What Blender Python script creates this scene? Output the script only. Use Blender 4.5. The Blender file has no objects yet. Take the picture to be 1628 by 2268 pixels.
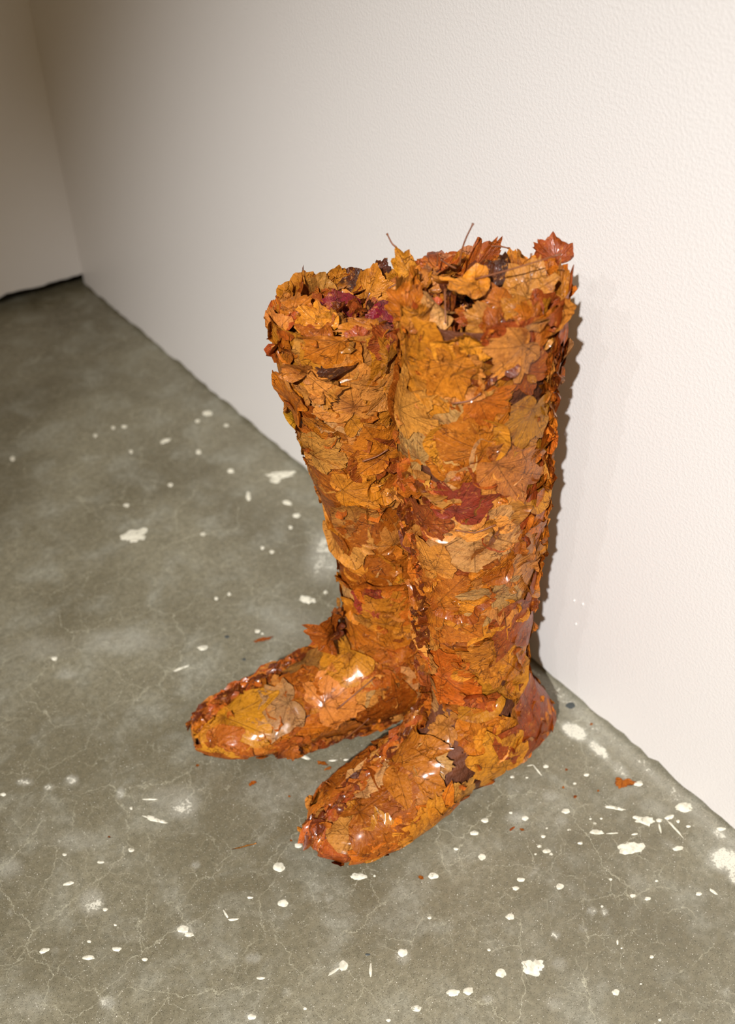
import bpy, math
import numpy as np

# ------------------------------------------------------------------ camera, light, exposure
S = bpy.context.scene
COL = S.collection
cam = bpy.data.cameras.new('camera'); cam_o = bpy.data.objects.new('camera', cam); COL.objects.link(cam_o)
cam.sensor_fit = 'VERTICAL'; cam.sensor_height = 36; cam.sensor_width = 36; cam.lens = 35
cam_o.location = (-.65, 0, .9); cam_o.rotation_euler = (math.radians(90 - 39.5), 0, math.radians(-37.5))
cam.clip_start = .02; cam.dof.use_dof = True; cam.dof.focus_distance = .87; cam.dof.aperture_fstop = 4.5
S.camera = cam_o
S.view_settings.view_transform = 'Standard'; S.view_settings.look = 'None'
S.view_settings.gamma = 1; S.view_settings.use_curve_mapping = False
S.view_settings.exposure = 0.0
S.render.film_transparent = False
W = bpy.data.worlds.new('world'); S.world = W; W.use_nodes = True
W.node_tree.nodes['Background'].inputs[0].default_value = (1, .86, .68, 1)
W.node_tree.nodes['Background'].inputs[1].default_value = .10

def spot(name, loc, target, power, color, cone, blend, size):
    l = bpy.data.lights.new(name, 'SPOT'); l.energy = power; l.color = color
    l.spot_size = math.radians(cone); l.spot_blend = blend; l.shadow_soft_size = size
    o = bpy.data.objects.new(name, l); COL.objects.link(o); o.location = loc
    d = np.array(target, float) - np.array(loc, float)
    import mathutils
    o.rotation_euler = mathutils.Vector(d).to_track_quat('-Z', 'Y').to_euler()
    return o
spot('track_spotlight', (-2.25, -1.08, 2.45), (-.2, .4, .2), 680, (.975, .99, 1.03), 36, 1.0, .022)
spot('second_track_spotlight', (-2.45, -.72, 2.5), (-.15, .35, .2), 37, (.975, .99, 1.03), 36, 1.0, .02)
spot('third_track_spotlight', (-2.7, -.17, 2.5), (-.15, .35, .2), 37, (.975, .99, 1.03), 36, 1.0, .02)
l_ = bpy.data.lights.new('warm_fill', 'AREA'); l_.energy = 33; l_.size = 1.2; l_.color = (1, .76, .46)  # added warm fill for the dim edges, not a known lamp
o_ = bpy.data.objects.new('warm_fill', l_); COL.objects.link(o_); o_.location = (-2.4, -1.2, 2.85)

# ------------------------------------------------------------------ helpers
def mesh(name, v, f, mat=None, smooth=True):
    m = bpy.data.meshes.new(name)
    m.from_pydata(np.asarray(v).tolist(), [], f if isinstance(f, list) else f.tolist())
    if smooth: m.polygons.foreach_set('use_smooth', [True] * len(m.polygons))
    if mat: m.materials.append(mat)
    m.update(); return m
def obj(name, m, parent=None, loc=(0, 0, 0)):
    o = bpy.data.objects.new(name, m); COL.objects.link(o); o.location = loc
    if parent: o.parent = parent
    return o
def box(name, lo, hi, mat, kind='structure'):
    x0, y0, z0 = lo; x1, y1, z1 = hi
    v = [(x, y, z) for z in (z0, z1) for y in (y0, y1) for x in (x0, x1)]
    f = [(0, 2, 3, 1), (4, 5, 7, 6), (0, 1, 5, 4), (2, 6, 7, 3), (0, 4, 6, 2), (1, 3, 7, 5)]
    o = obj(name, mesh(name, v, f, mat, False)); o['kind'] = kind; return o
def material(name):
    m = bpy.data.materials.new(name); m.use_nodes = True
    nt = m.node_tree; b = nt.nodes['Principled BSDF']
    class N: pass
    n = N(); n.nt = nt; n.b = b
    def node(t, **kw):
        x = nt.nodes.new(t)
        for k, v in kw.items(): setattr(x, k, v)
        return x
    def link(a, c): nt.links.new(a, c)
    def math_(op, a, c=0., d=None, clamp=False):
        x = node('ShaderNodeMath', operation=op); x.use_clamp = clamp
        for i, q in enumerate((a, c) if d is None else (a, c, d)):
            if isinstance(q, (int, float)): x.inputs[i].default_value = q
            else: link(q, x.inputs[i])
        return x.outputs[0]
    def mix(f, a, c, blend='MIX'):
        x = node('ShaderNodeMix', data_type='RGBA', blend_type=blend)
        for i, q in ((0, f), (6, a), (7, c)):
            if isinstance(q, (int, float)): x.inputs[i].default_value = q
            elif isinstance(q, tuple): x.inputs[i].default_value = (*q, 1)
            else: link(q, x.inputs[i])
        return x.outputs[2]
    def noise(vec, scale, detail=4, rough=.55, dist=0., t='ShaderNodeTexNoise'):
        x = node(t); x.inputs['Scale'].default_value = scale; x.inputs['Detail'].default_value = detail
        x.inputs['Roughness'].default_value = rough; x.inputs['Distortion'].default_value = dist
        link(vec, x.inputs['Vector']); return x.outputs['Fac']
    def ramp(f, a, c, lo=0., hi=1., smooth=True):
        x = node('ShaderNodeMapRange', interpolation_type='SMOOTHSTEP' if smooth else 'LINEAR')
        link(f, x.inputs[0])
        for i, q in enumerate((a, c, lo, hi)): x.inputs[i + 1].default_value = q
        return x.outputs[0]
    n.node, n.link, n.math, n.mix, n.noise, n.ramp = node, link, math_, mix, noise, ramp
    n.attr = lambda a: node('ShaderNodeAttribute', attribute_name=a)
    n.pos = lambda: node('ShaderNodeTexCoord').outputs['Object']
    def bump(h, strength, dist, normal=None):
        x = node('ShaderNodeBump'); x.inputs['Strength'].default_value = strength; x.inputs['Distance'].default_value = dist
        link(h, x.inputs['Height'])
        if normal: link(normal, x.inputs['Normal'])
        return x.outputs[0]
    n.bump = bump; n.m = m
    return n
def lin(r, g, b): return tuple(((c / 255 + .055) / 1.055) ** 2.4 if c > 10 else c / 3294 for c in (r, g, b))

# ------------------------------------------------------------------ materials of the room
n = material('painted_wall'); p = n.pos()
n.b.inputs['Base Color'].default_value = (*lin(226, 220, 213), 1); n.b.inputs['Roughness'].default_value = .42
n.b.inputs['Specular IOR Level'].default_value = .35
h1 = n.noise(p, 330, 2, .5); h2 = n.noise(p, 760, 2, .5); h3 = n.noise(p, 14, 3)
hh = n.math('ADD', n.math('MULTIPLY', n.ramp(h1, .35, .7), .7), n.math('MULTIPLY', h2, .4))
n.link(n.bump(n.math('ADD', hh, n.math('MULTIPLY', h3, .8)), .24, .0007), n.b.inputs['Normal'])
M_WALL = n.m

n = material('gap_shade'); n.b.inputs['Base Color'].default_value = (*lin(38, 36, 28), 1); n.b.inputs['Roughness'].default_value = .9  # near-black colour stands in for shade inside the wall gaps
M_GAP_SHADE = n.m
n = material('painted_ceiling'); n.b.inputs['Base Color'].default_value = (*lin(222, 218, 212), 1); M_CEIL = n.m

n = material('stained_concrete'); p = n.pos()
big = n.noise(p, 3.2, 5, .6, .6); mid = n.noise(p, 17, 5, .62, .3); fine = n.noise(p, 140, 4, .6); grit = n.noise(p, 620, 2, .6)
c = n.mix(n.ramp(big, .34, .68), lin(110, 102, 80), lin(143, 136, 113))
c = n.mix(n.math('MULTIPLY', n.ramp(mid, .44, .75), .55), c, lin(168, 166, 150))
c = n.mix(n.math('MULTIPLY', n.ramp(n.noise(p, 9, 4, .6, .8), .56, .76), .5), c, lin(104, 97, 76))
c = n.mix(n.math('MULTIPLY', n.ramp(fine, .40, .62), .38), c, lin(96, 92, 74))
# hairline crazing, lighter than the slab
def veins(scale, width, seed, lo, hi, amt, c):
    q = n.node('ShaderNodeVectorMath', operation='ADD'); n.link(p, q.inputs[0]); q.inputs[1].default_value = seed
    nz = n.node('ShaderNodeTexNoise'); nz.inputs['Scale'].default_value = scale * 2.2; nz.inputs['Detail'].default_value = 8; nz.inputs['Roughness'].default_value = .62; n.link(q.outputs[0], nz.inputs['Vector'])
    sc = n.node('ShaderNodeVectorMath', operation='SCALE'); n.link(nz.outputs['Color'], sc.inputs[0]); sc.inputs['Scale'].default_value = .55 / scale
    ad = n.node('ShaderNodeVectorMath', operation='ADD'); n.link(q.outputs[0], ad.inputs[0]); n.link(sc.outputs[0], ad.inputs[1])
    vo = n.node('ShaderNodeTexVoronoi', feature='DISTANCE_TO_EDGE', voronoi_dimensions='2D'); vo.inputs['Scale'].default_value = scale
    n.link(ad.outputs[0], vo.inputs['Vector'])
    line = n.ramp(vo.outputs['Distance'], 0., width * scale, 1., 0.)
    msk = n.ramp(n.noise(q.outputs[0], scale * .8, 3), lo, hi)
    return n.mix(n.math('MULTIPLY', n.math('MULTIPLY', line, msk), amt), c, lin(190, 184, 158))
c = veins(10, .0008, (0, 0, 0), .40, .58, .62, c)
c = veins(23, .0007, (3.3, 1.7, 0), .44, .62, .5, c)
c = veins(48, .0006, (6.1, 4.2, 0), .46, .64, .34, c)
# scuffed paint smears and painted-in wall reflection (mask painted on the slab's own grid, broken up by noise)
sm = n.attr('smear_sheen').outputs['Fac']
brk = n.math('ADD', n.math('MULTIPLY', n.noise(p, 45, 6, .75, .8), 1.5), n.math('MULTIPLY', n.noise(p, 330, 3, .6), .7))
worn = n.ramp(n.math('ADD', sm, n.math('SUBTRACT', brk, 1.12)), .50, .68)
c = n.mix(n.math('MULTIPLY', n.math('MULTIPLY', worn, n.ramp(sm, .0, .55, .25, 1.)), .92), c, lin(232, 226, 204))
c = n.mix(n.math('MULTIPLY', n.ramp(sm, .02, .8), .42), c, lin(205, 202, 188))
c = n.mix(n.ramp(n.attr('smear_dark').outputs['Fac'], .05, .9, 0, .55), c, lin(92, 80, 62))
# black pores and pale flecks
def flecks(scale, seed, size, keep, col, c, amt):
    q = n.node('ShaderNodeVectorMath', operation='ADD'); n.link(p, q.inputs[0]); q.inputs[1].default_value = seed
    vo = n.node('ShaderNodeTexVoronoi', voronoi_dimensions='2D'); vo.inputs['Scale'].default_value = scale; n.link(q.outputs[0], vo.inputs['Vector'])
    sp = n.node('ShaderNodeSeparateColor'); n.link(vo.outputs['Color'], sp.inputs[0])
    k = n.math('MULTIPLY', n.math('LESS_THAN', sp.outputs[0], keep), n.ramp(vo.outputs['Distance'], size * .5, size, 1, 0))
    return n.mix(n.math('MULTIPLY', k, amt), c, col)
c = flecks(460, (1, 2, 0), .25, .10, lin(60, 54, 42), c, .7)
c = flecks(820, (5, 2, 0), .36, .26, lin(72, 64, 50), c, .6)
c = flecks(640, (2, 7, 0), .25, .09, lin(214, 208, 192), c, .6)
c = flecks(210, (8, 3, 0), .11, .06, lin(230, 224, 206), c, .85)
n.link(c, n.b.inputs['Base Color'])
n.link(n.ramp(mid, .3, .7, .22, .42), n.b.inputs['Roughness']); n.b.inputs['Specular IOR Level'].default_value = .5
n.link(n.bump(n.math('ADD', n.math('MULTIPLY', fine, .6), n.math('MULTIPLY', grit, .8)), .7, .0008), n.b.inputs['Normal'])
M_FLOOR = n.m

n = material('dried_cream_paint'); p = n.pos()
pc = n.mix(n.ramp(n.noise(p, 170, 4), .40, .66), lin(236, 230, 208), lin(204, 198, 176))
pc = n.mix(n.ramp(n.noise(p, 120, 5, .7, .5), .57, .64, 0, .8), pc, lin(140, 134, 110))
n.link(pc, n.b.inputs['Base Color']); n.b.inputs['Roughness'].default_value = .5
n.link(n.bump(n.noise(p, 400, 3), .4, .0005), n.b.inputs['Normal']); M_PAINT = n.m
n = material('dark_spill'); n.b.inputs['Base Color'].default_value = (*lin(70, 74, 72), 1); n.b.inputs['Roughness'].default_value = .6; M_DARKPAINT = n.m

# ------------------------------------------------------------------ leaf material (colour from each leaf's own tint)
n = material('varnished_leaf')
rnd = n.math('MULTIPLY', n.node('ShaderNodeObjectInfo').outputs['Random'], 9.)
po = n.node('ShaderNodeVectorMath', operation='ADD'); n.link(n.pos(), po.inputs[0]); n.link(rnd, po.inputs[1]); p = po.outputs[0]
xy = n.attr('leaf_xy'); tint = n.attr('tint').outputs['Color']
sx = n.node('ShaderNodeSeparateXYZ'); n.link(xy.outputs['Vector'], sx.inputs[0])
vein = None
for a in (0, 47, -47, 98, -98):
    s_, c_ = math.sin(math.radians(a)), math.cos(math.radians(a))
    al = n.math('ADD', n.math('MULTIPLY', sx.outputs[0], s_), n.math('MULTIPLY', sx.outputs[1], c_))
    ac = n.math('ABSOLUTE', n.math('SUBTRACT', n.math('MULTIPLY', sx.outputs[0], c_), n.math('MULTIPLY', sx.outputs[1], s_)))
    main = n.math('MULTIPLY', n.ramp(ac, .003, .013, 1, 0), n.ramp(al, 0., .02))
    side = n.math('SINE', n.math('MULTIPLY', n.math('SUBTRACT', al, ac), 46.))
    side = n.math('MULTIPLY', n.math('MULTIPLY', n.ramp(side, .94, 1.), n.ramp(ac, .10, .30, .35, 0)), n.ramp(al, .12, .2))
    v_ = n.math('MAXIMUM', main, side)
    vein = v_ if vein is None else n.math('MAXIMUM', vein, v_)
blot = n.noise(p, 42, 5, .65, .5); mot = n.noise(p, 150, 4, .6); wr = n.noise(p, 95, 5, .6, 1.2)
ang = n.math('ARCTAN2', sx.outputs[0], sx.outputs[1]); ln = n.node('ShaderNodeVectorMath', operation='LENGTH'); n.link(xy.outputs['Vector'], ln.inputs[0])
pol = n.node('ShaderNodeCombineXYZ'); n.link(n.math('MULTIPLY', ang, 2.6), pol.inputs[0]); n.link(n.math('MULTIPLY', ln.outputs['Value'], 1.3), pol.inputs[1]); n.link(n.math('MULTIPLY', n.node('ShaderNodeObjectInfo').outputs['Random'], 40.), pol.inputs[2])
rad = n.noise(pol.outputs[0], 2.6, 3, .5, .6); crs = n.math('SUBTRACT', 1., n.ramp(n.math('ABSOLUTE', n.math('SUBTRACT', rad, .5)), 0., .10))
c = n.mix(n.ramp(blot, .48, .72, 0, .7), tint, lin(104, 40, 4))
c = n.mix(n.ramp(n.noise(p, 34, 4, .6), .54, .74, 0, .45), c, lin(214, 128, 22))
c = n.mix(n.ramp(mot, .55, .72, 0, .45), c, lin(74, 32, 10))
c = n.mix(n.ramp(rad, .30, .50, .12, 0), c, lin(90, 42, 12))
wn = n.node('ShaderNodeTexNoise'); wn.inputs['Scale'].default_value = 70; wn.inputs['Detail'].default_value = 4; n.link(p, wn.inputs['Vector'])
ws = n.node('ShaderNodeVectorMath', operation='SCALE'); n.link(wn.outputs['Color'], ws.inputs[0]); ws.inputs['Scale'].default_value = .022
wa = n.node('ShaderNodeVectorMath', operation='ADD'); n.link(p, wa.inputs[0]); n.link(ws.outputs[0], wa.inputs[1])
wv = n.node('ShaderNodeTexVoronoi', feature='DISTANCE_TO_EDGE'); wv.inputs['Scale'].default_value = 62; n.link(wa.outputs[0], wv.inputs['Vector'])
slit = n.math('MULTIPLY', n.ramp(wv.outputs['Distance'], .0, .045, 1, 0), n.ramp(n.noise(p, 55, 3), .48, .60))
c = n.mix(n.math('MULTIPLY', slit, .6), c, lin(70, 28, 6))
c = n.mix(n.ramp(n.noise(p, 420, 3, .65), .54, .68, 0, .42), c, lin(96, 40, 8))
c = n.mix(n.ramp(n.noise(p, 260, 3, .6), .56, .72, 0, .40), c, lin(226, 146, 60))
c = n.mix(n.math('MULTIPLY', vein, .38), c, lin(72, 34, 14))
n.link(c, n.b.inputs['Base Color'])
n.link(n.ramp(n.noise(p, 60, 3), .35, .65, .30, .52), n.b.inputs['Roughness'])
n.b.inputs['Coat Weight'].default_value = .2; n.b.inputs['Coat Roughness'].default_value = .15; n.b.inputs['Specular IOR Level'].default_value = .12
big_wr = n.noise(p, 48, 3, .5, 1.4)
hgt = n.math('ADD', n.math('ADD', n.math('MULTIPLY', wr, .55), n.math('MULTIPLY', crs, .10)), n.math('ADD', n.math('MULTIPLY', vein, .18), n.math('ADD', n.math('MULTIPLY', rad, .40), n.math('ADD', n.math('MULTIPLY', mot, .22), n.math('SUBTRACT', n.math('MULTIPLY', big_wr, 1.5), n.math('MULTIPLY', slit, .35))))))
n.link(n.bump(hgt, .85, .0024), n.b.inputs['Normal'])
M_LEAF = n.m
M_DRY = M_LEAF.copy(); M_DRY.name = 'dry_leaf'
b_ = M_DRY.node_tree.nodes['Principled BSDF']; b_.inputs['Coat Weight'].default_value = .06; b_.inputs['Specular IOR Level'].default_value = .25
n = material('dark_leaf_mash'); p = n.pos()
n.link(n.mix(n.noise(p, 60, 4), lin(48, 22, 8), lin(122, 62, 22)), n.b.inputs['Base Color']); n.b.inputs['Roughness'].default_value = .7
n.link(n.bump(n.noise(p, 120, 4), 1., .004), n.b.inputs['Normal']); M_MASH = n.m
n = material('dry_leaf_stalk'); p = n.pos()
n.link(n.mix(n.noise(p, 90, 2), lin(92, 44, 22), lin(140, 82, 40)), n.b.inputs['Base Color']); n.b.inputs['Roughness'].default_value = .5; M_STALK = n.m

# ------------------------------------------------------------------ the room
rng = np.random.default_rng(7)
def panel_wall(name, a0, a1, z1, axis, thick, gap, step=.012):
    """a wall slab whose lower edge hangs just over the slab, a little uneven"""
    na = int((a1 - a0) / step); a = np.linspace(a0, a1, na + 1)
    wob = gap + .0022 * np.sin(a * 23 + 1) * np.sin(a * 61) + .0014 * rng.standard_normal(na + 1)
    wob = np.clip(wob, .0012, None); v = []; f = []
    for x, w in zip(a, wob):
        for d, z in ((0, w), (0, .05), (0, z1), (thick, z1), (thick, w)):
            v.append((d, x, z) if axis == 'x' else (x, 1.76 + d, z))
    for i in range(na):
        for k in range(5):
            A, B = i * 5 + k, i * 5 + (k + 1) % 5
            f.append((A, A + 5, B + 5, B) if axis == 'x' else (A, B, B + 5, A + 5))
    f.append(tuple(range(5)) if axis == 'y' else tuple(range(5))[::-1]); e = na * 5
    f.append(tuple(range(e, e + 5))[::-1] if axis == 'y' else tuple(range(e, e + 5)))
    o = obj(name, mesh(name, v, f, M_WALL, False)); o['kind'] = 'structure'; return o
panel_wall('wall_right', -5.6, 1.76, 3.6, 'x', .1, .0052)
panel_wall('wall_back', -6., .1, 3.6, 'y', .1, .026)
box('gap_shade_strip_1', (.022, -5.6, 0), (.09, 1.86, .05), M_GAP_SHADE); box('gap_shade_strip_2', (-6., 1.80, 0), (.022, 1.85, .05), M_GAP_SHADE)  # added dark strips that close the gaps and keep them black
box('wall_left', (-6.1, -5.6, 0), (-6., 1.86, 3.6), M_WALL); box('wall_front', (-6.1, -5.7, 0), (.1, -5.6, 3.6), M_WALL)
box('ceiling', (-6.1, -5.7, 3.6), (.1, 1.86, 3.7), M_CEIL)

RC=[((-0.2286, 0.4986, 0.5178), (-0.2073, 0.4454, 0.5274), 'yellow', 1.15), ((-0.2, 0.4412, 0.4497), (-0.2273, 0.4738, 0.4715), 'orange', 1.2), ((-0.1897, 0.4352, 0.3767), (-0.1932, 0.4376, 0.4301), 'tan', 1.0), ((-0.2021, 0.4417, 0.37), (-0.1954, 0.4403, 0.3113), 'pale', 1.15), ((-0.1159, 0.4437, 0.3123), (-0.1785, 0.4325, 0.3213), 'tan', 1.0), ((-0.2154, 0.4682, 0.2722), (-0.1698, 0.4315, 0.2846), 'orange', 1.1), ((-0.1793, 0.4342, 0.2697), (-0.1961, 0.4445, 0.2257), 'ochre', 1.0), ((-0.1814, 0.4344, 0.2914), (-0.1715, 0.4327, 0.2412), 'pale', 0.8), ((-0.1713, 0.4328, 0.2096), (-0.1999, 0.4495, 0.1893), 'ochre', 1.0), ((-0.3128, 0.4496, 0.0571), (-0.2439, 0.4408, 0.0816), 'brown', 1.2), ((-0.2594, 0.3981, 0.0219), (-0.345, 0.4544, 0.0431), 'orange', 0.9), ((-0.2589, 0.4037, 0.0238), (-0.3006, 0.4238, 0.0526), 'ochre', 0.9), ((-0.2589, 0.4037, 0.0238), (-0.2478, 0.424, 0.0725), 'ochre', 0.8), ((-0.1086, 0.4121, 0.058), (-0.1361, 0.4305, 0.1458), 'rust', 1.0), ((-0.1656, 0.4081, 0.0593), (-0.1799, 0.4252, 0.111), 'yellow', 0.9), ((-0.1911, 0.4368, 0.4353), (-0.1353, 0.436, 0.3994), 'tan', 0.5), ((-0.1161, 0.4431, 0.3571), (-0.1589, 0.4293, 0.3525), 'orange', 1.0), ((-0.1209, 0.4529, 0.5547), (-0.1639, 0.4333, 0.5528), 'rust', 1.0), ((-0.1793, 0.4339, 0.5377), (-0.2023, 0.4424, 0.5156), 'tan', 1.0), ((-0.2054, 0.4442, 0.4965), (-0.1815, 0.434, 0.4842), 'orange', 0.9), ((-0.2267, 0.5016, 0.467), (-0.2228, 0.4628, 0.5017), 'tan', 0.7), ((-0.2294, 0.4838, 0.5055), (-0.2194, 0.4579, 0.487), 'ochre', 0.5), ((-0.221, 0.4592, 0.5258), (-0.2264, 0.4707, 0.4911), 'ochre', 0.8), ((-0.1635, 0.432, 0.478), (-0.177, 0.433, 0.4408), 'ochre', 0.9), ((-0.2607, 0.4587, 0.076), (-0.2096, 0.4377, 0.1002), 'ochre', 1.0), ((-0.2965, 0.471, 0.0631), (-0.2608, 0.4658, 0.0759), 'pale', 0.7), ((-0.143, 0.4326, 0.2576), (-0.1262, 0.4372, 0.1889), 'rust', 1.0), ((-0.218, 0.4637, 0.3217), (-0.2259, 0.4802, 0.3554), 'tan', 0.8), ((-0.2254, 0.4728, 0.37), (-0.2215, 0.4621, 0.3988), 'rust', 1.0), ((-0.2131, 0.4507, 0.3917), (-0.2053, 0.4444, 0.4266), 'red', 1.0)]
LC=[((-0.2321, 0.578, 0.5037), (-0.2624, 0.5906, 0.4849), 'orange', 1.1), ((-0.2319, 0.5648, 0.4383), (-0.2381, 0.5654, 0.4921), 'tan', 1.0), ((-0.2078, 0.56, 0.3237), (-0.2168, 0.5843, 0.1801), 'brown', 0.95), ((-0.1926, 0.5549, 0.2705), (-0.1809, 0.5551, 0.3147), 'tan', 0.6), ((-0.2123, 0.572, 0.2017), (-0.2034, 0.5608, 0.1731), 'red', 0.8), ((-0.199, 0.5566, 0.1652), (-0.1868, 0.5512, 0.2163), 'ochre', 0.9), ((-0.3543, 0.6357, 0.0479), (-0.3207, 0.5802, 0.0413), 'yellow', 1.0), ((-0.297, 0.5977, 0.066), (-0.3353, 0.6109, 0.0519), 'pale', 1.0), ((-0.1924, 0.5379, 0.017), (-0.2003, 0.5437, 0.0996), 'brown', 0.9), ((-0.2044, 0.5571, 0.3814), (-0.2252, 0.5624, 0.4208), 'orange', 1.0), ((-0.1963, 0.5562, 0.4489), (-0.215, 0.5573, 0.4898), 'tan', 1.0), ((-0.2496, 0.597, 0.3783), (-0.2381, 0.5713, 0.4072), 'tan', 0.8), ((-0.234, 0.5785, 0.3416), (-0.2035, 0.5577, 0.3504), 'ochre', 0.9), ((-0.2206, 0.5865, 0.1097), (-0.2605, 0.5984, 0.0832), 'ochre', 1.1), ((-0.377, 0.6279, 0.0365), (-0.3491, 0.5925, 0.028), 'orange', 1.0), ((-0.2688, 0.5707, 0.0712), (-0.2275, 0.5617, 0.0936), 'tan', 1.0), ((-0.3131, 0.5762, 0.0393), (-0.3135, 0.5651, 0.0124), 'brown', 0.8)]
RF=[((-0.0992, 0.4597, 0.1837), (-0.0827, 0.4533, 0.1589), 'orange', 0.7, 0.4), ((-0.1892, 0.5476, 0.5523), (-0.1926, 0.5629, 0.5708), 'yellow', 0.55, 0.3), ((-0.1867, 0.4764, 0.572), (-0.2174, 0.4936, 0.5723), 'yellow', 0.55, -0.5), ((-0.1538, 0.489, 0.5485), (-0.1342, 0.4992, 0.5758), 'dark', 0.75, 0.3), ((-0.1488, 0.5229, 0.546), (-0.1131, 0.5208, 0.5722), 'brown', 0.55, 0.7), ((-0.1311, 0.4842, 0.5434), (-0.1256, 0.5052, 0.5756), 'ochre', 0.75, 0.25), ((-0.1535, 0.4572, 0.5558), (-0.1449, 0.4569, 0.5889), 'tan', 0.85, 0.25), ((-0.1031, 0.4753, 0.5629), (-0.114, 0.4963, 0.5749), 'rust', 0.9, 0.4), ((-0.1748, 0.461, 0.5581), (-0.1899, 0.4789, 0.5627), 'orange', 0.9, 0.4), ((-0.1744, 0.4418, 0.5581), (-0.1792, 0.4581, 0.5653), 'ochre', 0.9, 0.3), ((-0.1941, 0.4506, 0.5528), (-0.2082, 0.4677, 0.5581), 'tan', 0.8, 0.4), ((-0.1638, 0.5345, 0.5506), (-0.1799, 0.5595, 0.5534), 'brown', 0.9, 0.5), ((-0.1864, 0.5266, 0.5453), (-0.1942, 0.5452, 0.5611), 'tan', 0.8, 0.5), ((-0.2132, 0.4779, 0.5554), (-0.2276, 0.4952, 0.5678), 'pale', 0.9, 0.6), ((-0.1213, 0.4514, 0.548), (-0.1161, 0.4601, 0.5774), 'ochre', 0.35, 0.3), ((-0.1511, 0.4428, 0.5464), (-0.1376, 0.4387, 0.5656), 'rust', 1.0, 0.2), ((-0.2287, 0.5024, 0.55), (-0.2266, 0.507, 0.5762), 'orange', 0.8, 0.4), ((-0.2337, 0.481, 0.5499), (-0.233, 0.4804, 0.5713), 'ochre', 0.8, 0.4), ((-0.1497, 0.5363, 0.5399), (-0.1507, 0.5496, 0.5506), 'brown', 0.9, 0.5), ((-0.1146, 0.5156, 0.5355), (-0.1258, 0.5368, 0.5482), 'brown', 0.8, 0.4), ((-0.112, 0.4695, 0.5453), (-0.1047, 0.4828, 0.568), 'orange', 0.8, 0.2), ((-0.186, 0.5011, 0.5499), (-0.1782, 0.4951, 0.5554), 'dark', 1.0, 0.4), ((-0.1492, 0.4981, 0.5453), (-0.1607, 0.5069, 0.5547), 'brown', 1.0, 0.5), ((-0.1722, 0.4337, 0.5499), (-0.1752, 0.4424, 0.5687), 'orange', 1.0, 0.3), ((-0.1936, 0.4439, 0.5509), (-0.194, 0.4568, 0.5645), 'brown', 0.8, 0.4), ((-0.174, 0.5549, 0.5419), (-0.1669, 0.5557, 0.5541), 'tan', 0.8, 0.3)]
LF=[((-0.2335, 0.5943, 0.131), (-0.243, 0.589, 0.1826), 'brown', 0.6, 0.6), ((-0.229, 0.5971, 0.1374), (-0.2436, 0.5957, 0.1546), 'umber', 0.8, 0.5), ((-0.3174, 0.5704, 0.0334), (-0.3182, 0.5622, 0.0154), 'brown', 0.8, 0.5), ((-0.1807, 0.6167, 0.4988), (-0.1593, 0.6193, 0.5266), 'ochre', 1.05, 0.2), ((-0.2112, 0.6023, 0.4927), (-0.2105, 0.6169, 0.5238), 'crimson', 1.0, 0.35), ((-0.175, 0.6313, 0.4975), (-0.1981, 0.6616, 0.4998), 'dark', 0.8, 0.4), ((-0.1916, 0.5621, 0.4983), (-0.212, 0.5841, 0.51), 'crimson', 1.05, 0.45), ((-0.1555, 0.6289, 0.5067), (-0.1426, 0.6316, 0.5213), 'dark', 0.6, 0.2), ((-0.243, 0.589, 0.505), (-0.2544, 0.6103, 0.5215), 'yellow', 0.85, 0.3), ((-0.2318, 0.5866, 0.4998), (-0.2288, 0.597, 0.5173), 'ochre', 0.9, 0.3), ((-0.243, 0.589, 0.505), (-0.2655, 0.6062, 0.5079), 'orange', 1.0, 0.4), ((-0.2541, 0.6163, 0.51), (-0.2336, 0.6133, 0.523), 'ochre', 0.8, 0.5), ((-0.2126, 0.5593, 0.5078), (-0.2414, 0.5814, 0.5037), 'ochre', 0.5, 0.3), ((-0.2521, 0.6274, 0.4921), (-0.2517, 0.6397, 0.5109), 'ochre', 0.8, 0.4), ((-0.2523, 0.6276, 0.4728), (-0.2549, 0.6359, 0.5011), 'tan', 0.7, 0.3), ((-0.2078, 0.543, 0.4979), (-0.2236, 0.5551, 0.5161), 'rust', 0.8, 0.4), ((-0.1672, 0.5875, 0.4897), (-0.1739, 0.6052, 0.4972), 'brown', 0.9, 0.5), ((-0.1579, 0.6056, 0.5005), (-0.1472, 0.61, 0.5145), 'tan', 0.6, 0.3), ((-0.2364, 0.6091, 0.4948), (-0.2359, 0.615, 0.5169), 'brown', 0.9, 0.4), ((-0.2279, 0.5584, 0.4979), (-0.2392, 0.5671, 0.5081), 'rust', 1.0, 0.3), ((-0.2485, 0.631, 0.4978), (-0.2504, 0.6387, 0.5138), 'tan', 0.8, 0.4), ((-0.2079, 0.5368, 0.4843), (-0.2193, 0.5519, 0.5081), 'ochre', 0.5, 0.3), ((-0.1984, 0.6492, 0.4954), (-0.1961, 0.6601, 0.5054), 'brown', 0.5, 0.3), ((-0.1548, 0.6158, 0.4997), (-0.1438, 0.62, 0.5181), 'ochre', 0.7, 0.3), ((-0.2194, 0.6402, 0.4886), (-0.2242, 0.6564, 0.4984), 'brown', 0.9, 0.4)]
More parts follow.
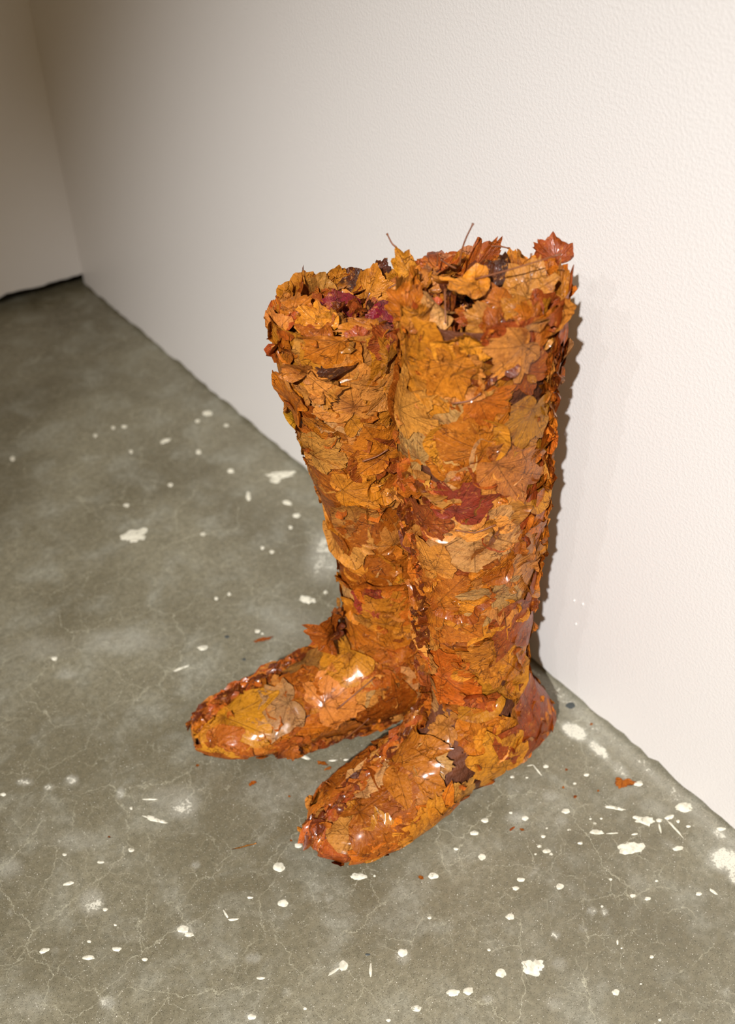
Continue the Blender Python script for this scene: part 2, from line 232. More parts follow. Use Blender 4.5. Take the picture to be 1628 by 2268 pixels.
STEMS=[('R', [(-0.1686, 0.5129, 0.5651), (-0.1681, 0.5125, 0.5767), (-0.1656, 0.5107, 0.5875), (-0.1622, 0.508, 0.598)]), ('R', [(-0.1868, 0.4765, 0.5734), (-0.1758, 0.4618, 0.5811), (-0.1624, 0.4451, 0.5907), (-0.1511, 0.4302, 0.5998)]), ('R', [(-0.1754, 0.5308, 0.5599), (-0.1753, 0.5307, 0.5648), (-0.1753, 0.5307, 0.571)]), ('R', [(-0.2139, 0.4784, 0.5732), (-0.2199, 0.4704, 0.5643), (-0.2239, 0.4646, 0.5552)]), ('R', [(-0.1706, 0.5145, 0.5622), (-0.1762, 0.5188, 0.5658), (-0.1801, 0.5218, 0.5695)]), ('R', [(-0.1433, 0.4683, 0.57), (-0.1419, 0.4672, 0.5754), (-0.1412, 0.4667, 0.5835)]), ('L', [(-0.1867, 0.5772, 0.525), (-0.1827, 0.5742, 0.5282), (-0.1792, 0.5715, 0.5298)]), ('R', [(-0.127, 0.5251, 0.5644), (-0.1208, 0.5204, 0.5644), (-0.1142, 0.5153, 0.5625)]), ('R', [(-0.1915, 0.5608, 0.5683), (-0.1931, 0.5645, 0.5703), (-0.1937, 0.57, 0.577)])]
SURF_STEMS=[('R', [(-0.2186, 0.4569, 0.4951), (-0.2108, 0.4484, 0.498), (-0.2054, 0.4442, 0.5051)]), ('L', [(-0.26, 0.5626, 0.0688), (-0.2368, 0.5573, 0.0826), (-0.2156, 0.5536, 0.0963)]), ('L', [(-0.2241, 0.5642, 0.3811), (-0.213, 0.5591, 0.3841), (-0.2046, 0.557, 0.3888)]), ('L', [(-0.2532, 0.561, 0.0194), (-0.2422, 0.5506, 0.0408), (-0.232, 0.5464, 0.0524)]), ('R', [(-0.1878, 0.4345, 0.3763), (-0.2012, 0.4411, 0.3699), (-0.2127, 0.4507, 0.3733)])]
RS=[[(-0.2278, 0.4934, 0.4103), (-0.2263, 0.4891, 0.3645), (-0.2209, 0.4837, 0.3088), (-0.217, 0.4797, 0.2652), (-0.2139, 0.4809, 0.2211), (-0.21, 0.4793, 0.1695), (-0.2069, 0.4763, 0.1162), (-0.2148, 0.48, 0.0973), (-0.2392, 0.4783, 0.0818), (-0.2665, 0.473, 0.0728), (-0.2965, 0.471, 0.0631), (-0.3197, 0.4699, 0.0547), (-0.3421, 0.4696, 0.0449), (-0.3563, 0.4692, 0.0353)], [(-0.1398, 0.4375, 0.5299), (-0.1401, 0.4364, 0.4871), (-0.1302, 0.4404, 0.4384), (-0.1241, 0.4413, 0.389), (-0.1171, 0.4441, 0.3338), (-0.1172, 0.4444, 0.2795), (-0.1242, 0.4397, 0.2349)], [(-0.2269, 0.4958, 0.3992), (-0.2261, 0.4714, 0.409), (-0.2188, 0.4574, 0.4051)]]
LS=[[(-0.2186, 0.6257, 0.1247), (-0.2193, 0.632, 0.0915), (-0.2386, 0.6387, 0.0728), (-0.2666, 0.6429, 0.0658), (-0.2944, 0.6466, 0.0593), (-0.3193, 0.6548, 0.0506), (-0.3492, 0.6538, 0.0468), (-0.3738, 0.6515, 0.0409)], [(-0.3133, 0.5778, 0.0184), (-0.2738, 0.5661, 0.0187), (-0.232, 0.5561, 0.0197), (-0.1927, 0.5416, 0.0183)]]
SPOTS=[(-0.0961, 0.4041, 0.0025, -0.0019, -0.0016, -0.0016), (-0.1344, 0.4166, 0.0018, -0.0014, -0.0012, -0.0013), (-0.1226, 0.4062, 0.0012, -0.0009, -0.0008, -0.0008), (-0.0693, 0.3697, 0.0024, -0.0018, -0.0015, -0.0014), (-0.0874, 0.3698, 0.0015, -0.0011, -0.001, -0.0009), (-0.1198, 0.3518, 0.0033, -0.0025, -0.0023, -0.0022), (-0.1665, 0.3853, 0.0014, -0.0011, -0.001, -0.001), (-0.1593, 0.3715, 0.0028, -0.0022, -0.002, -0.0021), (-0.1067, 0.3234, 0.0014, -0.0011, -0.0009, -0.0008), (-0.133, 0.3344, 0.0014, -0.0011, -0.0009, -0.0008), (-0.1596, 0.345, 0.0018, -0.0014, -0.0013, -0.0013), (-0.1707, 0.3394, 0.0019, -0.0015, -0.0013, -0.0012), (-0.169, 0.3313, 0.0034, -0.0026, -0.0018, -0.0018), (-0.1677, 0.3261, 0.0014, -0.0011, -0.0011, -0.0011), (-0.1353, 0.3167, 0.0021, -0.0016, -0.0012, -0.0011), (-0.0972, 0.3233, 0.0011, -0.0009, -0.0008, -0.0007), (-0.1063, 0.3298, 0.0011, -0.0009, -0.0008, -0.0007), (-0.1499, 0.3497, 0.001, -0.0008, -0.0007, -0.0007), (-0.2113, 0.3245, 0.0032, -0.0025, -0.0016, -0.0016), (-0.2217, 0.321, 0.0027, -0.002, -0.0015, -0.0016), (-0.186, 0.2961, 0.0029, -0.0023, -0.0024, -0.0023), (-0.1412, 0.271, 0.0013, -0.001, -0.001, -0.0009), (-0.1066, 0.2425, 0.0012, -0.0009, -0.001, -0.0008), (-0.1372, 0.2463, 0.0023, -0.0017, -0.0015, -0.0013), (-0.128, 0.2355, 0.0024, -0.0018, -0.0015, -0.0013), (-0.1691, 0.257, 0.0012, -0.0009, -0.0009, -0.0008), (-0.2465, 0.3031, 0.0033, -0.0025, -0.0023, -0.0024), (-0.0849, 0.2087, 0.0024, -0.0018, -0.0017, -0.0014), (-0.1843, 0.224, 0.0008, -0.0006, -0.002, -0.0018), (-0.1857, 0.2178, 0.0008, -0.0006, -0.0006, -0.0006), (-0.17, 0.1954, 0.0015, -0.0012, -0.0013, -0.0011), (-0.2208, 0.1936, 0.0028, -0.0022, -0.0023, -0.0021), (-0.2085, 0.1538, 0.0012, -0.0009, -0.001, -0.0009), (-0.1972, 0.1849, 0.001, -0.0008, -0.0006, -0.0005), (-0.0634, 0.2948, 0.0065, -0.0076, -0.0043, -0.0027), (-0.1126, 0.3152, 0.0053, -0.0046, -0.0022, -0.0018), (-0.1008, 0.3044, 0.0052, -0.0035, -0.0006, -0.0006), (-0.0836, 0.29, 0.0033, -0.0017, -0.0008, -0.0009), (-0.0985, 0.2816, 0.012, -0.0072, -0.0043, -0.0045), (-0.0615, 0.2527, 0.0048, -0.0026, -0.0019, -0.0019), (-0.0718, 0.2014, 0.0007, -0.0042, -0.0016, -0.0003), (-0.0337, 0.3283, 0.0041, -0.0031, -0.0024, -0.002), (-0.0513, 0.2855, 0.0025, -0.002, -0.0019, -0.0016), (-0.0399, 0.2814, 0.005, -0.002, -0.0016, -0.002), (-0.0459, 0.2698, -0.0015, -0.0101, -0.0013, -0.0), (-0.0578, 0.279, -0.0035, -0.0046, -0.0011, 0.0004), (-0.1089, 0.4156, 0.0031, -0.0015, -0.0004, -0.0005), (-0.1069, 0.4061, -0.0014, -0.0082, -0.0009, -0.0), (-0.0769, 0.3238, 0.007, -0.0082, -0.0016, -0.0011), (-0.2907, 0.2688, 0.0037, -0.0029, -0.0028, -0.003), (-0.2637, 0.2551, 0.0078, -0.006, -0.0054, -0.0054), (-0.0184, 0.2797, 0.0069, -0.0053, -0.0047, -0.0037), (-0.197, 0.1045, 0.0011, -0.0008, -0.001, -0.0008), (-0.033, 0.2625, 0.002, -0.0015, -0.0013, -0.001), (-0.0366, 0.2729, 0.0014, -0.0011, -0.0016, -0.0013), (-0.1801, 0.3356, 0.0011, -0.0008, -0.0008, -0.0008), (-0.0087, 0.2401, 0.0037, -0.0028, -0.002, -0.0015), (-0.3922, 0.48, 0.0046, -0.0035, -0.0029, -0.0044), (-0.4102, 0.4459, 0.0042, -0.0032, -0.0021, -0.0031), (-0.4322, 0.4703, 0.0023, -0.0018, -0.0007, -0.0011), (-0.5488, 0.5444, 0.0021, -0.0016, -0.0008, -0.0017), (-0.3635, 0.4882, 0.0029, -0.0023, -0.0016, -0.0023), (-0.2395, 0.3884, 0.002, -0.0015, -0.0011, -0.0013), (-0.2248, 0.3659, 0.0029, -0.0022, -0.0025, -0.0027), (-0.2769, 0.3799, 0.0041, -0.0031, -0.0023, -0.0027), (-0.1939, 0.395, 0.003, -0.0023, -0.002, -0.0021), (-0.2127, 0.3906, 0.0035, -0.0027, -0.0019, -0.0021), (-0.3078, 0.3491, 0.0016, -0.0012, -0.001, -0.0012), (-0.2843, 0.2916, 0.0013, -0.001, -0.001, -0.0011), (-0.3496, 0.3381, 0.0036, -0.0027, -0.0025, -0.0031), (-0.3357, 0.4242, 0.0062, -0.0048, -0.0022, -0.0029), (-0.3227, 0.4151, 0.001, -0.0007, -0.0008, -0.001), (-0.4997, 0.5867, 0.0024, -0.0019, -0.0011, -0.0022), (-0.5749, 0.5246, 0.0016, -0.0012, -0.0006, -0.0014), (-0.5482, 0.5243, 0.0011, -0.0009, -0.0005, -0.0011), (-0.5577, 0.5022, 0.0034, -0.0026, -0.0011, -0.0021), (-0.6117, 0.5418, 0.0045, -0.0012, -0.0003, -0.0025), (-0.5821, 0.5107, 0.0045, -0.0034, -0.001, -0.0021), (-0.5417, 0.4775, 0.0022, -0.0017, -0.0008, -0.0015), (-0.3832, 0.3431, 0.0011, -0.0008, -0.0038, -0.0049), (-0.3718, 0.2914, 0.0036, -0.0028, -0.0019, -0.0022), (-0.3251, 0.2749, 0.0037, -0.0028, -0.0024, -0.0026), (-0.3369, 0.2822, 0.0048, -0.0037, -0.0021, -0.0024), (-0.4914, 0.3742, 0.0032, -0.0025, -0.0014, -0.0022), (-0.4664, 0.3981, 0.0031, -0.0024, -0.0008, -0.0012), (-0.4772, 0.6307, 0.0013, -0.001, -0.0009, -0.0017), (-0.4569, 0.6287, 0.0064, -0.0049, -0.0005, -0.001), (-0.4639, 0.6035, 0.0075, -0.0111, -0.0017, -0.0018), (-0.4005, 0.3617, 0.0031, -0.0024, -0.003, -0.0041), (-0.4101, 0.3627, 0.0066, -0.0002, -0.0, -0.0014), (-0.4597, 0.4702, -0.0004, -0.0051, -0.0011, 0.0001), (-0.4568, 0.4611, 0.0044, -0.0028, -0.0006, -0.0011), (-0.5769, 0.7283, 0.0026, -0.002, -0.0009, -0.0022), (-0.5652, 0.5909, 0.0048, -0.0018, -0.0004, -0.002), (-0.555, 0.6227, 0.0019, -0.0015, -0.0007, -0.0016), (-0.4995, 0.4817, 0.0046, -0.0035, -0.0018, -0.0032), (-0.4976, 0.4735, 0.0036, -0.0028, -0.0012, -0.0021), (-0.3977, 0.2987, 0.0017, -0.0013, -0.001, -0.0012), (-0.45, 0.3514, 0.0013, -0.001, -0.0008, -0.0011), (-0.5301, 0.593, 0.0029, -0.0022, -0.0007, -0.0015), (-0.2712, 1.0218, 0.0176, -0.0043, -0.004, -0.0123), (-0.034, 1.0136, 0.0167, -0.0093, -0.0047, -0.0079), (-0.0482, 1.0088, 0.0062, -0.0048, -0.0047, -0.0072), (-0.0378, 1.2227, 0.0063, -0.0048, -0.0039, -0.0067), (-0.0697, 0.921, 0.0042, -0.0032, -0.0028, -0.0041), (-0.064, 0.9531, 0.0038, -0.0065, -0.0034, -0.0036), (-0.2353, 0.765, 0.0026, -0.002, -0.0018, -0.0029), (-0.2325, 0.7577, 0.0013, -0.001, -0.001, -0.0016), (-0.2502, 0.7097, 0.0025, -0.0019, -0.0023, -0.0035), (-0.246, 0.8458, 0.002, -0.0016, -0.0017, -0.0028), (-0.2286, 0.8428, 0.0018, -0.0014, -0.0017, -0.0028), (-0.1544, 0.773, 0.0064, -0.008, -0.0043, -0.0047), (-0.1278, 0.7695, 0.0021, -0.0016, -0.0019, -0.0027), (-0.2502, 1.0884, 0.0033, -0.0025, -0.0021, -0.0041), (-0.1771, 1.0923, 0.0031, -0.0024, -0.0023, -0.0042), (-0.0889, 1.0674, 0.004, -0.003, -0.0029, -0.0047), (-0.1029, 1.1385, 0.0032, -0.0025, -0.0035, -0.006), (-0.0618, 1.2131, 0.0031, -0.0024, -0.0025, -0.0044), (-0.0317, 1.1743, 0.0031, -0.0024, -0.0023, -0.0037), (-0.1847, 1.2027, 0.0024, -0.0019, -0.0021, -0.0042), (-0.1618, 1.2702, 0.0034, -0.0026, -0.0023, -0.0045), (-0.1772, 1.2781, 0.0025, -0.0019, -0.0022, -0.0045), (-0.3358, 1.2956, 0.0029, -0.0023, -0.0024, -0.006), (-0.1292, 1.1956, 0.0089, -0.0004, -0.0016, -0.0051), (-0.1953, 0.9665, 0.0029, -0.0022, -0.0021, -0.0037), (-0.1456, 0.8923, 0.0019, -0.0015, -0.002, -0.0031), (-0.14, 0.8777, 0.0026, -0.002, -0.002, -0.003), (-0.454, 0.8759, 0.0028, -0.0021, -0.0015, -0.0034), (-0.303, 0.7818, 0.0057, -0.0029, -0.0017, -0.0037), (-0.3408, 0.769, 0.009, -0.0016, -0.0005, -0.0017), (-0.0911, 0.9045, 0.0022, -0.0017, -0.0021, -0.0032), (-0.1006, 0.9993, 0.0026, -0.002, -0.006, -0.0096), (-0.2089, 1.2756, 0.0025, -0.0019, -0.0021, -0.0044), (-0.2971, 0.5745, 0.0038, -0.0075, -0.0018, -0.0014), (-0.2751, 0.5512, 0.0035, -0.0023, -0.0007, -0.001), (-0.2629, 0.5433, 0.0025, -0.0016, -0.0006, -0.001), (-0.2545, 0.5377, 0.0015, -0.0008, -0.0005, -0.0008), (-0.2473, 0.5337, 0.0014, -0.0007, -0.0005, -0.0008)]
DARKSPOTS=[(-0.2703, 0.7796, 0.0022, -0.0017, -0.0014, -0.0022), (-0.2734, 0.7351, 0.0019, -0.0015, -0.0011, -0.0018), (-0.3764, 0.3565, 0.0018, -0.0014, -0.0007, -0.0009), (-0.0131, 0.4464, 0.0044, -0.0034, -0.0033, -0.0032)]
SMEARS_AND_SHEEN=[(-0.0368, 0.4181, 0.005, -0.0172, -0.0109, -0.0044, 1.0), (-0.0339, 0.3846, -0.0005, -0.0209, -0.0092, -0.0016, 0.7), (-0.0352, 0.3511, 0.0003, -0.0164, -0.0101, -0.0019, 0.5), (-0.0351, 0.2159, 0.0085, -0.0159, -0.0164, -0.0064, 0.8), (-0.0143, 0.238, 0.004, -0.0105, -0.0062, -0.002, 0.7), (-0.0412, 0.197, 0.0028, -0.0102, -0.009, -0.0021, 0.8), (-0.1805, 0.2598, 0.0052, -0.004, -0.0029, -0.0026, 0.6), (-0.1714, 0.2516, 0.0037, -0.0028, -0.0037, -0.0033, 0.55), (-0.2625, 0.2552, 0.0055, -0.009, -0.0082, -0.0041, 0.5), (-0.2425, 0.2429, 0.0075, -0.0058, -0.0046, -0.0045, 0.4), (-0.2722, 0.2206, 0.0073, -0.0056, -0.0054, -0.0053, 0.4), (-0.1409, 0.1342, 0.0037, -0.0028, -0.0032, -0.0024, 0.4), (-0.1195, 0.3746, 0.0087, -0.0067, -0.0061, -0.006, 0.4), (-0.1313, 0.3469, 0.0071, -0.0054, -0.0052, -0.005, 0.4), (-0.1667, 0.3779, 0.0099, -0.0076, -0.0057, -0.0059, 0.45), (-0.1956, 0.3225, 0.0008, -0.0035, -0.0129, -0.0034, 0.35), (-0.2005, 0.2523, 0.0052, -0.004, -0.0031, -0.0029, 0.35), (-0.2254, 0.264, 0.0039, -0.003, -0.0027, -0.0026, 0.7), (-0.0414, 0.2961, 0.0124, -0.0238, -0.0121, -0.0054, 0.3), (-0.0461, 0.3318, 0.0096, -0.0184, -0.0123, -0.0058, 0.3), (-0.0287, 0.4664, 0.0002, -0.0125, -0.0072, -0.0018, 0.5), (-0.012, 0.3277, -0.0009, -0.0251, -0.0079, -0.0011, 0.5), (-0.0651, 0.2608, 0.0034, -0.0124, -0.0061, -0.0017, 0.3), (-0.1223, 0.2523, 0.0011, -0.0156, -0.0116, -0.0016, 0.2), (-0.5558, 0.5596, 0.0131, 0.009, 0.0066, -0.0149, 0.5), (-0.4318, 0.602, 0.0188, -0.0044, -0.0047, -0.0202, 0.5), (-0.4365, 0.6197, 0.0343, -0.0163, -0.0054, -0.0144, 0.35), (-0.5115, 0.7013, 0.0065, -0.005, -0.003, -0.0065, 0.7), (-0.5349, 0.7071, 0.0057, -0.0043, -0.0019, -0.0043, 0.6), (-0.5529, 0.7292, 0.0091, -0.0069, -0.0021, -0.0051, 0.6), (-0.587, 0.4632, 0.0069, -0.0053, -0.003, -0.0061, 0.6), (-0.6026, 0.6402, 0.012, -0.0092, -0.0051, -0.0126, 0.35), (-0.5391, 0.63, 0.0295, -0.0226, -0.0059, -0.0128, 0.3), (-0.6418, 0.502, 0.0172, -0.0132, -0.0053, -0.0125, 0.3), (-0.4991, 0.4795, 0.0091, -0.007, -0.0038, -0.0068, 0.5), (-0.462, 0.4179, 0.0076, -0.0058, -0.0031, -0.0048, 0.5), (-0.457, 0.5327, 0.0048, -0.0037, -0.0022, -0.0038, 0.6), (-0.4778, 0.6538, 0.0041, -0.0031, -0.0038, -0.0075, 0.7), (-0.4547, 0.3736, 0.0043, -0.0033, -0.003, -0.0045, 0.4), (-0.3519, 0.3352, 0.0067, -0.0051, -0.0054, -0.0066, 0.5), (-0.4047, 0.3631, 0.0097, 0.0006, 0.0003, -0.0051, 0.5), (-0.4933, 0.4583, 0.0161, -0.003, -0.0006, -0.0048, -0.5), (-0.3721, 0.4226, 0.0058, -0.0045, -0.0022, -0.0031, 0.4), (-0.316, 0.2587, 0.0056, -0.0043, -0.0029, -0.0031, 0.5), (-0.623, 0.5975, 0.0035, -0.0054, -0.0019, -0.0022, 0.4), (-0.6039, 0.5358, 0.0031, -0.0024, -0.0017, -0.0038, 0.4), (-0.5424, 0.5033, 0.0136, -0.0104, -0.0027, -0.0053, 0.25), (-0.4924, 0.375, 0.0053, -0.0041, -0.0022, -0.0035, 0.5), (-0.0354, 1.5734, 0.011, -0.0084, -0.0074, -0.015, 0.4), (-0.1435, 1.387, 0.0053, -0.0041, -0.0036, -0.0075, 0.3), (-0.0792, 0.831, 0.0146, -0.0324, -0.0538, -0.0459, 0.55), (-0.199, 0.7501, 0.044, -0.0337, -0.025, -0.0371, 0.3), (-0.3759, 0.8527, 0.0562, -0.0431, -0.0117, -0.0232, 0.35), (-0.4561, 0.9003, 0.0387, -0.0297, -0.0103, -0.0238, 0.3), (-0.2262, 1.0081, 0.0074, -0.0057, -0.0055, -0.0101, 0.2), (-0.3917, 0.8509, 0.0129, -0.0099, -0.0098, -0.0198, 0.25), (-0.2504, 0.6974, 0.0253, 0.0006, -0.0012, -0.0066, 0.4), (-0.4527, 0.8439, 0.0125, -0.0096, -0.0044, -0.0096, 0.4)]  # broad pale patch by the wall past the rear boot paints its reflection
FRAGS=[(-0.0456, 0.3359, 0.0079, -0.0086, -0.0058, -0.004), (-0.0992, 0.3579, 0.0015, -0.0012, -0.0014, -0.0014), (-0.0814, 0.3873, 0.0012, -0.0009, -0.0013, -0.0012), (-0.1008, 0.374, 0.0011, -0.0009, -0.001, -0.001), (-0.0141, 0.4133, 0.0014, -0.0011, -0.0012, -0.0011), (-0.1788, 0.3707, 0.0036, -0.0001, -0.0002, -0.0012), (-0.1715, 0.3637, 0.0016, -0.0022, -0.0012, -0.0008), (-0.0745, 0.3481, 0.0009, -0.0007, -0.0009, -0.0008), (-0.3603, 0.5795, 0.0043, -0.0006, -0.0005, -0.0025), (-0.2856, 0.5455, 0.0043, -0.0012, -0.0007, -0.0017), (-0.2879, 0.3858, 0.0013, -0.0023, -0.0016, -0.001), (-0.2371, 0.7479, 0.0122, -0.004, -0.0013, -0.0031), (-0.2858, 0.5545, 0.004, -0.0051, -0.0019, -0.0018), (-0.3956, 0.6351, 0.0019, -0.0004, -0.0004, -0.0015), (-0.408, 0.5205, 0.0122, -0.0045, -0.0003, -0.0008), (-0.366, 0.4973, 0.0011, -0.0008, -0.0007, -0.0011), (-0.3381, 0.5419, 0.0011, -0.0009, -0.0007, -0.001), (-0.5107, 0.6135, 0.0011, -0.0008, -0.0005, -0.001)]
WALL_BUMPS=[(0.4775, 0.1367, 0.0014), (0.4656, 0.1406, 0.0016), (0.4695, 0.1069, 0.0014)]


def axis_coords(lo, hi, a, b, fine, coarse):
    return np.unique(np.round(np.concatenate([np.arange(lo, a, coarse), np.arange(a, b, fine), np.arange(b, hi, coarse), [hi]]), 4))
gx = axis_coords(-6.1, .12, -1.15, .0, .004, .15); gy = axis_coords(-5.7, 1.88, .05, 1.25, .004, .15)
X, Y = np.meshgrid(gx, gy); nx, ny = len(gx), len(gy)
v = np.stack([X.ravel(), Y.ravel(), np.zeros(X.size)], 1)
i = np.arange(ny - 1)[:, None] * nx + np.arange(nx - 1)[None]; f = np.stack([i, i + 1, i + nx + 1, i + nx], -1).reshape(-1, 4)
fm = bpy.data.meshes.new('floor'); fm.vertices.add(len(v)); fm.vertices.foreach_set('co', v.ravel())
fm.loops.add(f.size); fm.loops.foreach_set('vertex_index', f.ravel().astype(np.int32))
fm.polygons.add(len(f)); fm.polygons.foreach_set('loop_start', (np.arange(len(f)) * 4).astype(np.int32))
fm.update(calc_edges=True); fm.materials.append(M_FLOOR)
lit = np.zeros(len(v)); drk = np.zeros(len(v))
for cx, cy, ax, ay, bx, by, st in SMEARS_AND_SHEEN:
    det = ax * by - ay * bx; qx, qy = v[:, 0] - cx, v[:, 1] - cy
    a = (qx * by - qy * bx) / det; b = (qy * ax - qx * ay) / det
    g = np.clip(1.35 - np.sqrt(a * a + b * b), 0, 1) ; g = g * g * (3 - 2 * g)
    if st > 0: lit = np.maximum(lit, g * st)
    else: drk = np.maximum(drk, -g * st)
# scuffed band of old paint along the foot of the wall
band = np.clip(1 - np.abs(v[:, 0] + .012) / .03, 0, 1) * .45 * (v[:, 1] < .62)
lit = np.maximum(lit, band)
for nm, d in (('smear_sheen', lit), ('smear_dark', drk)):
    at = fm.attributes.new(nm, 'FLOAT', 'POINT'); at.data.foreach_set('value', d.astype(np.float32))
floor = obj('floor', fm); floor['kind'] = 'structure'

def blob(e, h, rag, k=22, mat=None):
    cx, cy, ax, ay, bx, by = e; t = np.arange(k) / k * 2 * math.pi
    rr = 1 + rag * (np.sin(3 * t + rng.uniform(0, 6)) * .35 + np.sin(5 * t + rng.uniform(0, 6)) * .3 + rng.normal(0, .35, k))
    v = [(cx, cy, h)]; 
    for s_, z in ((.8, h * .9), (1., 0.0001)):
        x = rr * np.cos(t) * s_; y = rr * np.sin(t) * s_
        v += [(cx + ax * a + bx * b, cy + ay * a + by * b, z) for a, b in zip(x, y)]
    f = [(0, 1 + j, 1 + (j + 1) % k) for j in range(k)] + [(1 + j, 1 + k + j, 1 + k + (j + 1) % k, 1 + (j + 1) % k) for j in range(k)]
    return v, f
for e in SPOTS:
    size = math.hypot(e[2], e[3]); asp = size / max(1e-5, math.hypot(e[4], e[5]))
    rag = .16 if size < .009 else (.30 if asp < 3 else .34)
    v, f = blob(e, .0006, rag, 16 if size < .006 else 28)
    o = obj('paint_spot', mesh('paint_spot', v, f, M_PAINT), floor)
for e in DARKSPOTS:
    v, f = blob(e, .0004, .2, 14); o = obj('dark_spot', mesh('dark_spot', v, f, M_DARKPAINT), floor)

for y_, z_, w_ in WALL_BUMPS:
    t = np.linspace(0, 6.2832, 10, endpoint=False); v = [(-.0016, y_, z_)] + [(-.0012, y_ + w_ * .6 * math.cos(a), z_ + w_ * math.sin(a)) for a in t] + [(.0002, y_ + w_ * math.cos(a), z_ + 1.5 * w_ * math.sin(a)) for a in t]
    f = [(0, 1 + j, 1 + (j + 1) % 10) for j in range(10)] + [(1 + j, 11 + j, 11 + (j + 1) % 10, 1 + (j + 1) % 10) for j in range(10)]
    obj('paint_drip', mesh('paint_drip', v, f, M_WALL), bpy.data.objects['wall_right'])
# ------------------------------------------------------------------ leaf shapes
PAL = {'yellow': (224, 142, 34), 'ochre': (206, 122, 30), 'tan': (204, 126, 50), 'pale': (206, 140, 76), 'orange': (198, 104, 24), 'brown': (178, 86, 20),
       'rust': (174, 78, 28), 'red': (156, 56, 34), 'crimson': (140, 28, 40), 'dark': (72, 38, 22), 'umber': (106, 44, 10)}
LOBES = [(0, 1.0), (5, .86), (10, .86), (15, .76), (24, .66), (32, .74), (38, .84), (47, .96), (54, .78), (62, .77), (70, .62), (79, .56), (88, .60), (98, .68), (112, .50), (130, .42), (152, .26), (180, .08)]
def outline(r, torn=0., blunt=0.):
    """angles and radii of a five-lobed maple leaf about its stalk end"""
    deg = np.array([a for a, _ in LOBES], float); rad = np.array([b for _, b in LOBES])
    A = np.concatenate([-deg[::-1][:-1], deg]); R_ = np.concatenate([rad[::-1][:-1], rad])
    A = A + r.normal(0, 1.6, len(A)); R_ = R_ * (1 + r.normal(0, .07, len(R_)))
    A = np.sort(A); t = np.sort(np.concatenate([A, (A[1:] + A[:-1]) / 2])); R2 = np.interp(t, A, R_) * (1 + r.normal(0, .02, len(t)))
    if blunt: R2 = R2 * (1 - blunt) + blunt * .74 * np.clip(1.12 - (np.abs(t) / 180) ** 3, 0, 1)
    t = np.radians(t)
    if torn > 0:
        for _ in range(r.integers(1, 3)):
            ph = r.uniform(-2, 2); d = r.uniform(.25, .7) / max(torn, .4)
            c = np.cos(t - ph); cut = np.where(c > .05, d / np.maximum(c, .05), 9) * (1 + r.normal(0, .07, len(t)))
            R2 = np.minimum(R2, np.maximum(cut, .08))
    return t, R2
def shard(r):
    k = 13; t = np.sort(np.linspace(-math.pi, math.pi, k, endpoint=False) + r.normal(0, .12, k))
    R_ = (.55 + .45 * r.random(k)) * (1 / np.sqrt((np.cos(t) * r.uniform(.9, 2.2)) ** 2 + np.sin(t) ** 2))
    return t, R_
def leaf_grid(r, kind='leaf', torn=0., blunt=0.):
    if kind == 'leaf': t, R_ = outline(r, torn, blunt); rings = (.16, .34, .52, .7, .86, 1.)
    else: t, R_ = shard(r); rings = (.4, .75, 1.)
    x = [0.]; y = [0.]; rho = [0.]; th = [0.]
    for g in rings:
        x += list(g * R_ * np.sin(t)); y += list(g * R_ * np.cos(t)); rho += [g] * len(t); th += list(t)
    k = len(t); closed = kind != 'leaf'; f = []
    J = range(k) if closed else range(k - 1)
    for j in J: f.append((0, 1 + j, 1 + (j + 1) % k))
    for q in range(len(rings) - 1):
        a = 1 + q * k
        for j in J: f.append((a + j, a + k + j, a + k + (j + 1) % k, a + (j + 1) % k))
    return np.array(x), np.array(y), np.array(rho), np.array(th), f
def crumple(r, x, y, freq, folds=5):
    z = np.zeros_like(x)
    for _ in range(folds):
        a = r.uniform(0, math.pi); w = freq * r.uniform(.5, 1.6); s_ = np.sin((x * math.cos(a) + y * math.sin(a)) * w + r.uniform(0, 6))
        z += (1 - 2 * np.sqrt(np.abs(s_))) * r.uniform(.4, 1)
    return z / folds
def finish(name, V, F, tint, xy, parent, mat=M_LEAF, origin=None):
    o0 = V.mean(0) if origin is None else np.asarray(origin)
    m = mesh(name, V - o0, F, mat)
    at = m.attributes.new('tint', 'FLOAT_COLOR', 'POINT'); at.data.foreach_set('color', np.c_[tint, np.ones(len(V))].astype(np.float32).ravel())
    at = m.attributes.new('leaf_xy', 'FLOAT_VECTOR', 'POINT'); at.data.foreach_set('vector', np.c_[xy, np.zeros(len(V))].astype(np.float32).ravel())
    base = np.array(parent['_base']) if parent is not None else np.zeros(3)
    return obj(name, m, parent, tuple(o0 - base))
def shade(r, key, var=.16):
    c = np.array(lin(*PAL[key])) * (.73, .77, .86); return np.clip(c * math.exp(r.normal(0, var)) * (1 + r.normal(0, .05, 3)), 0, 1)

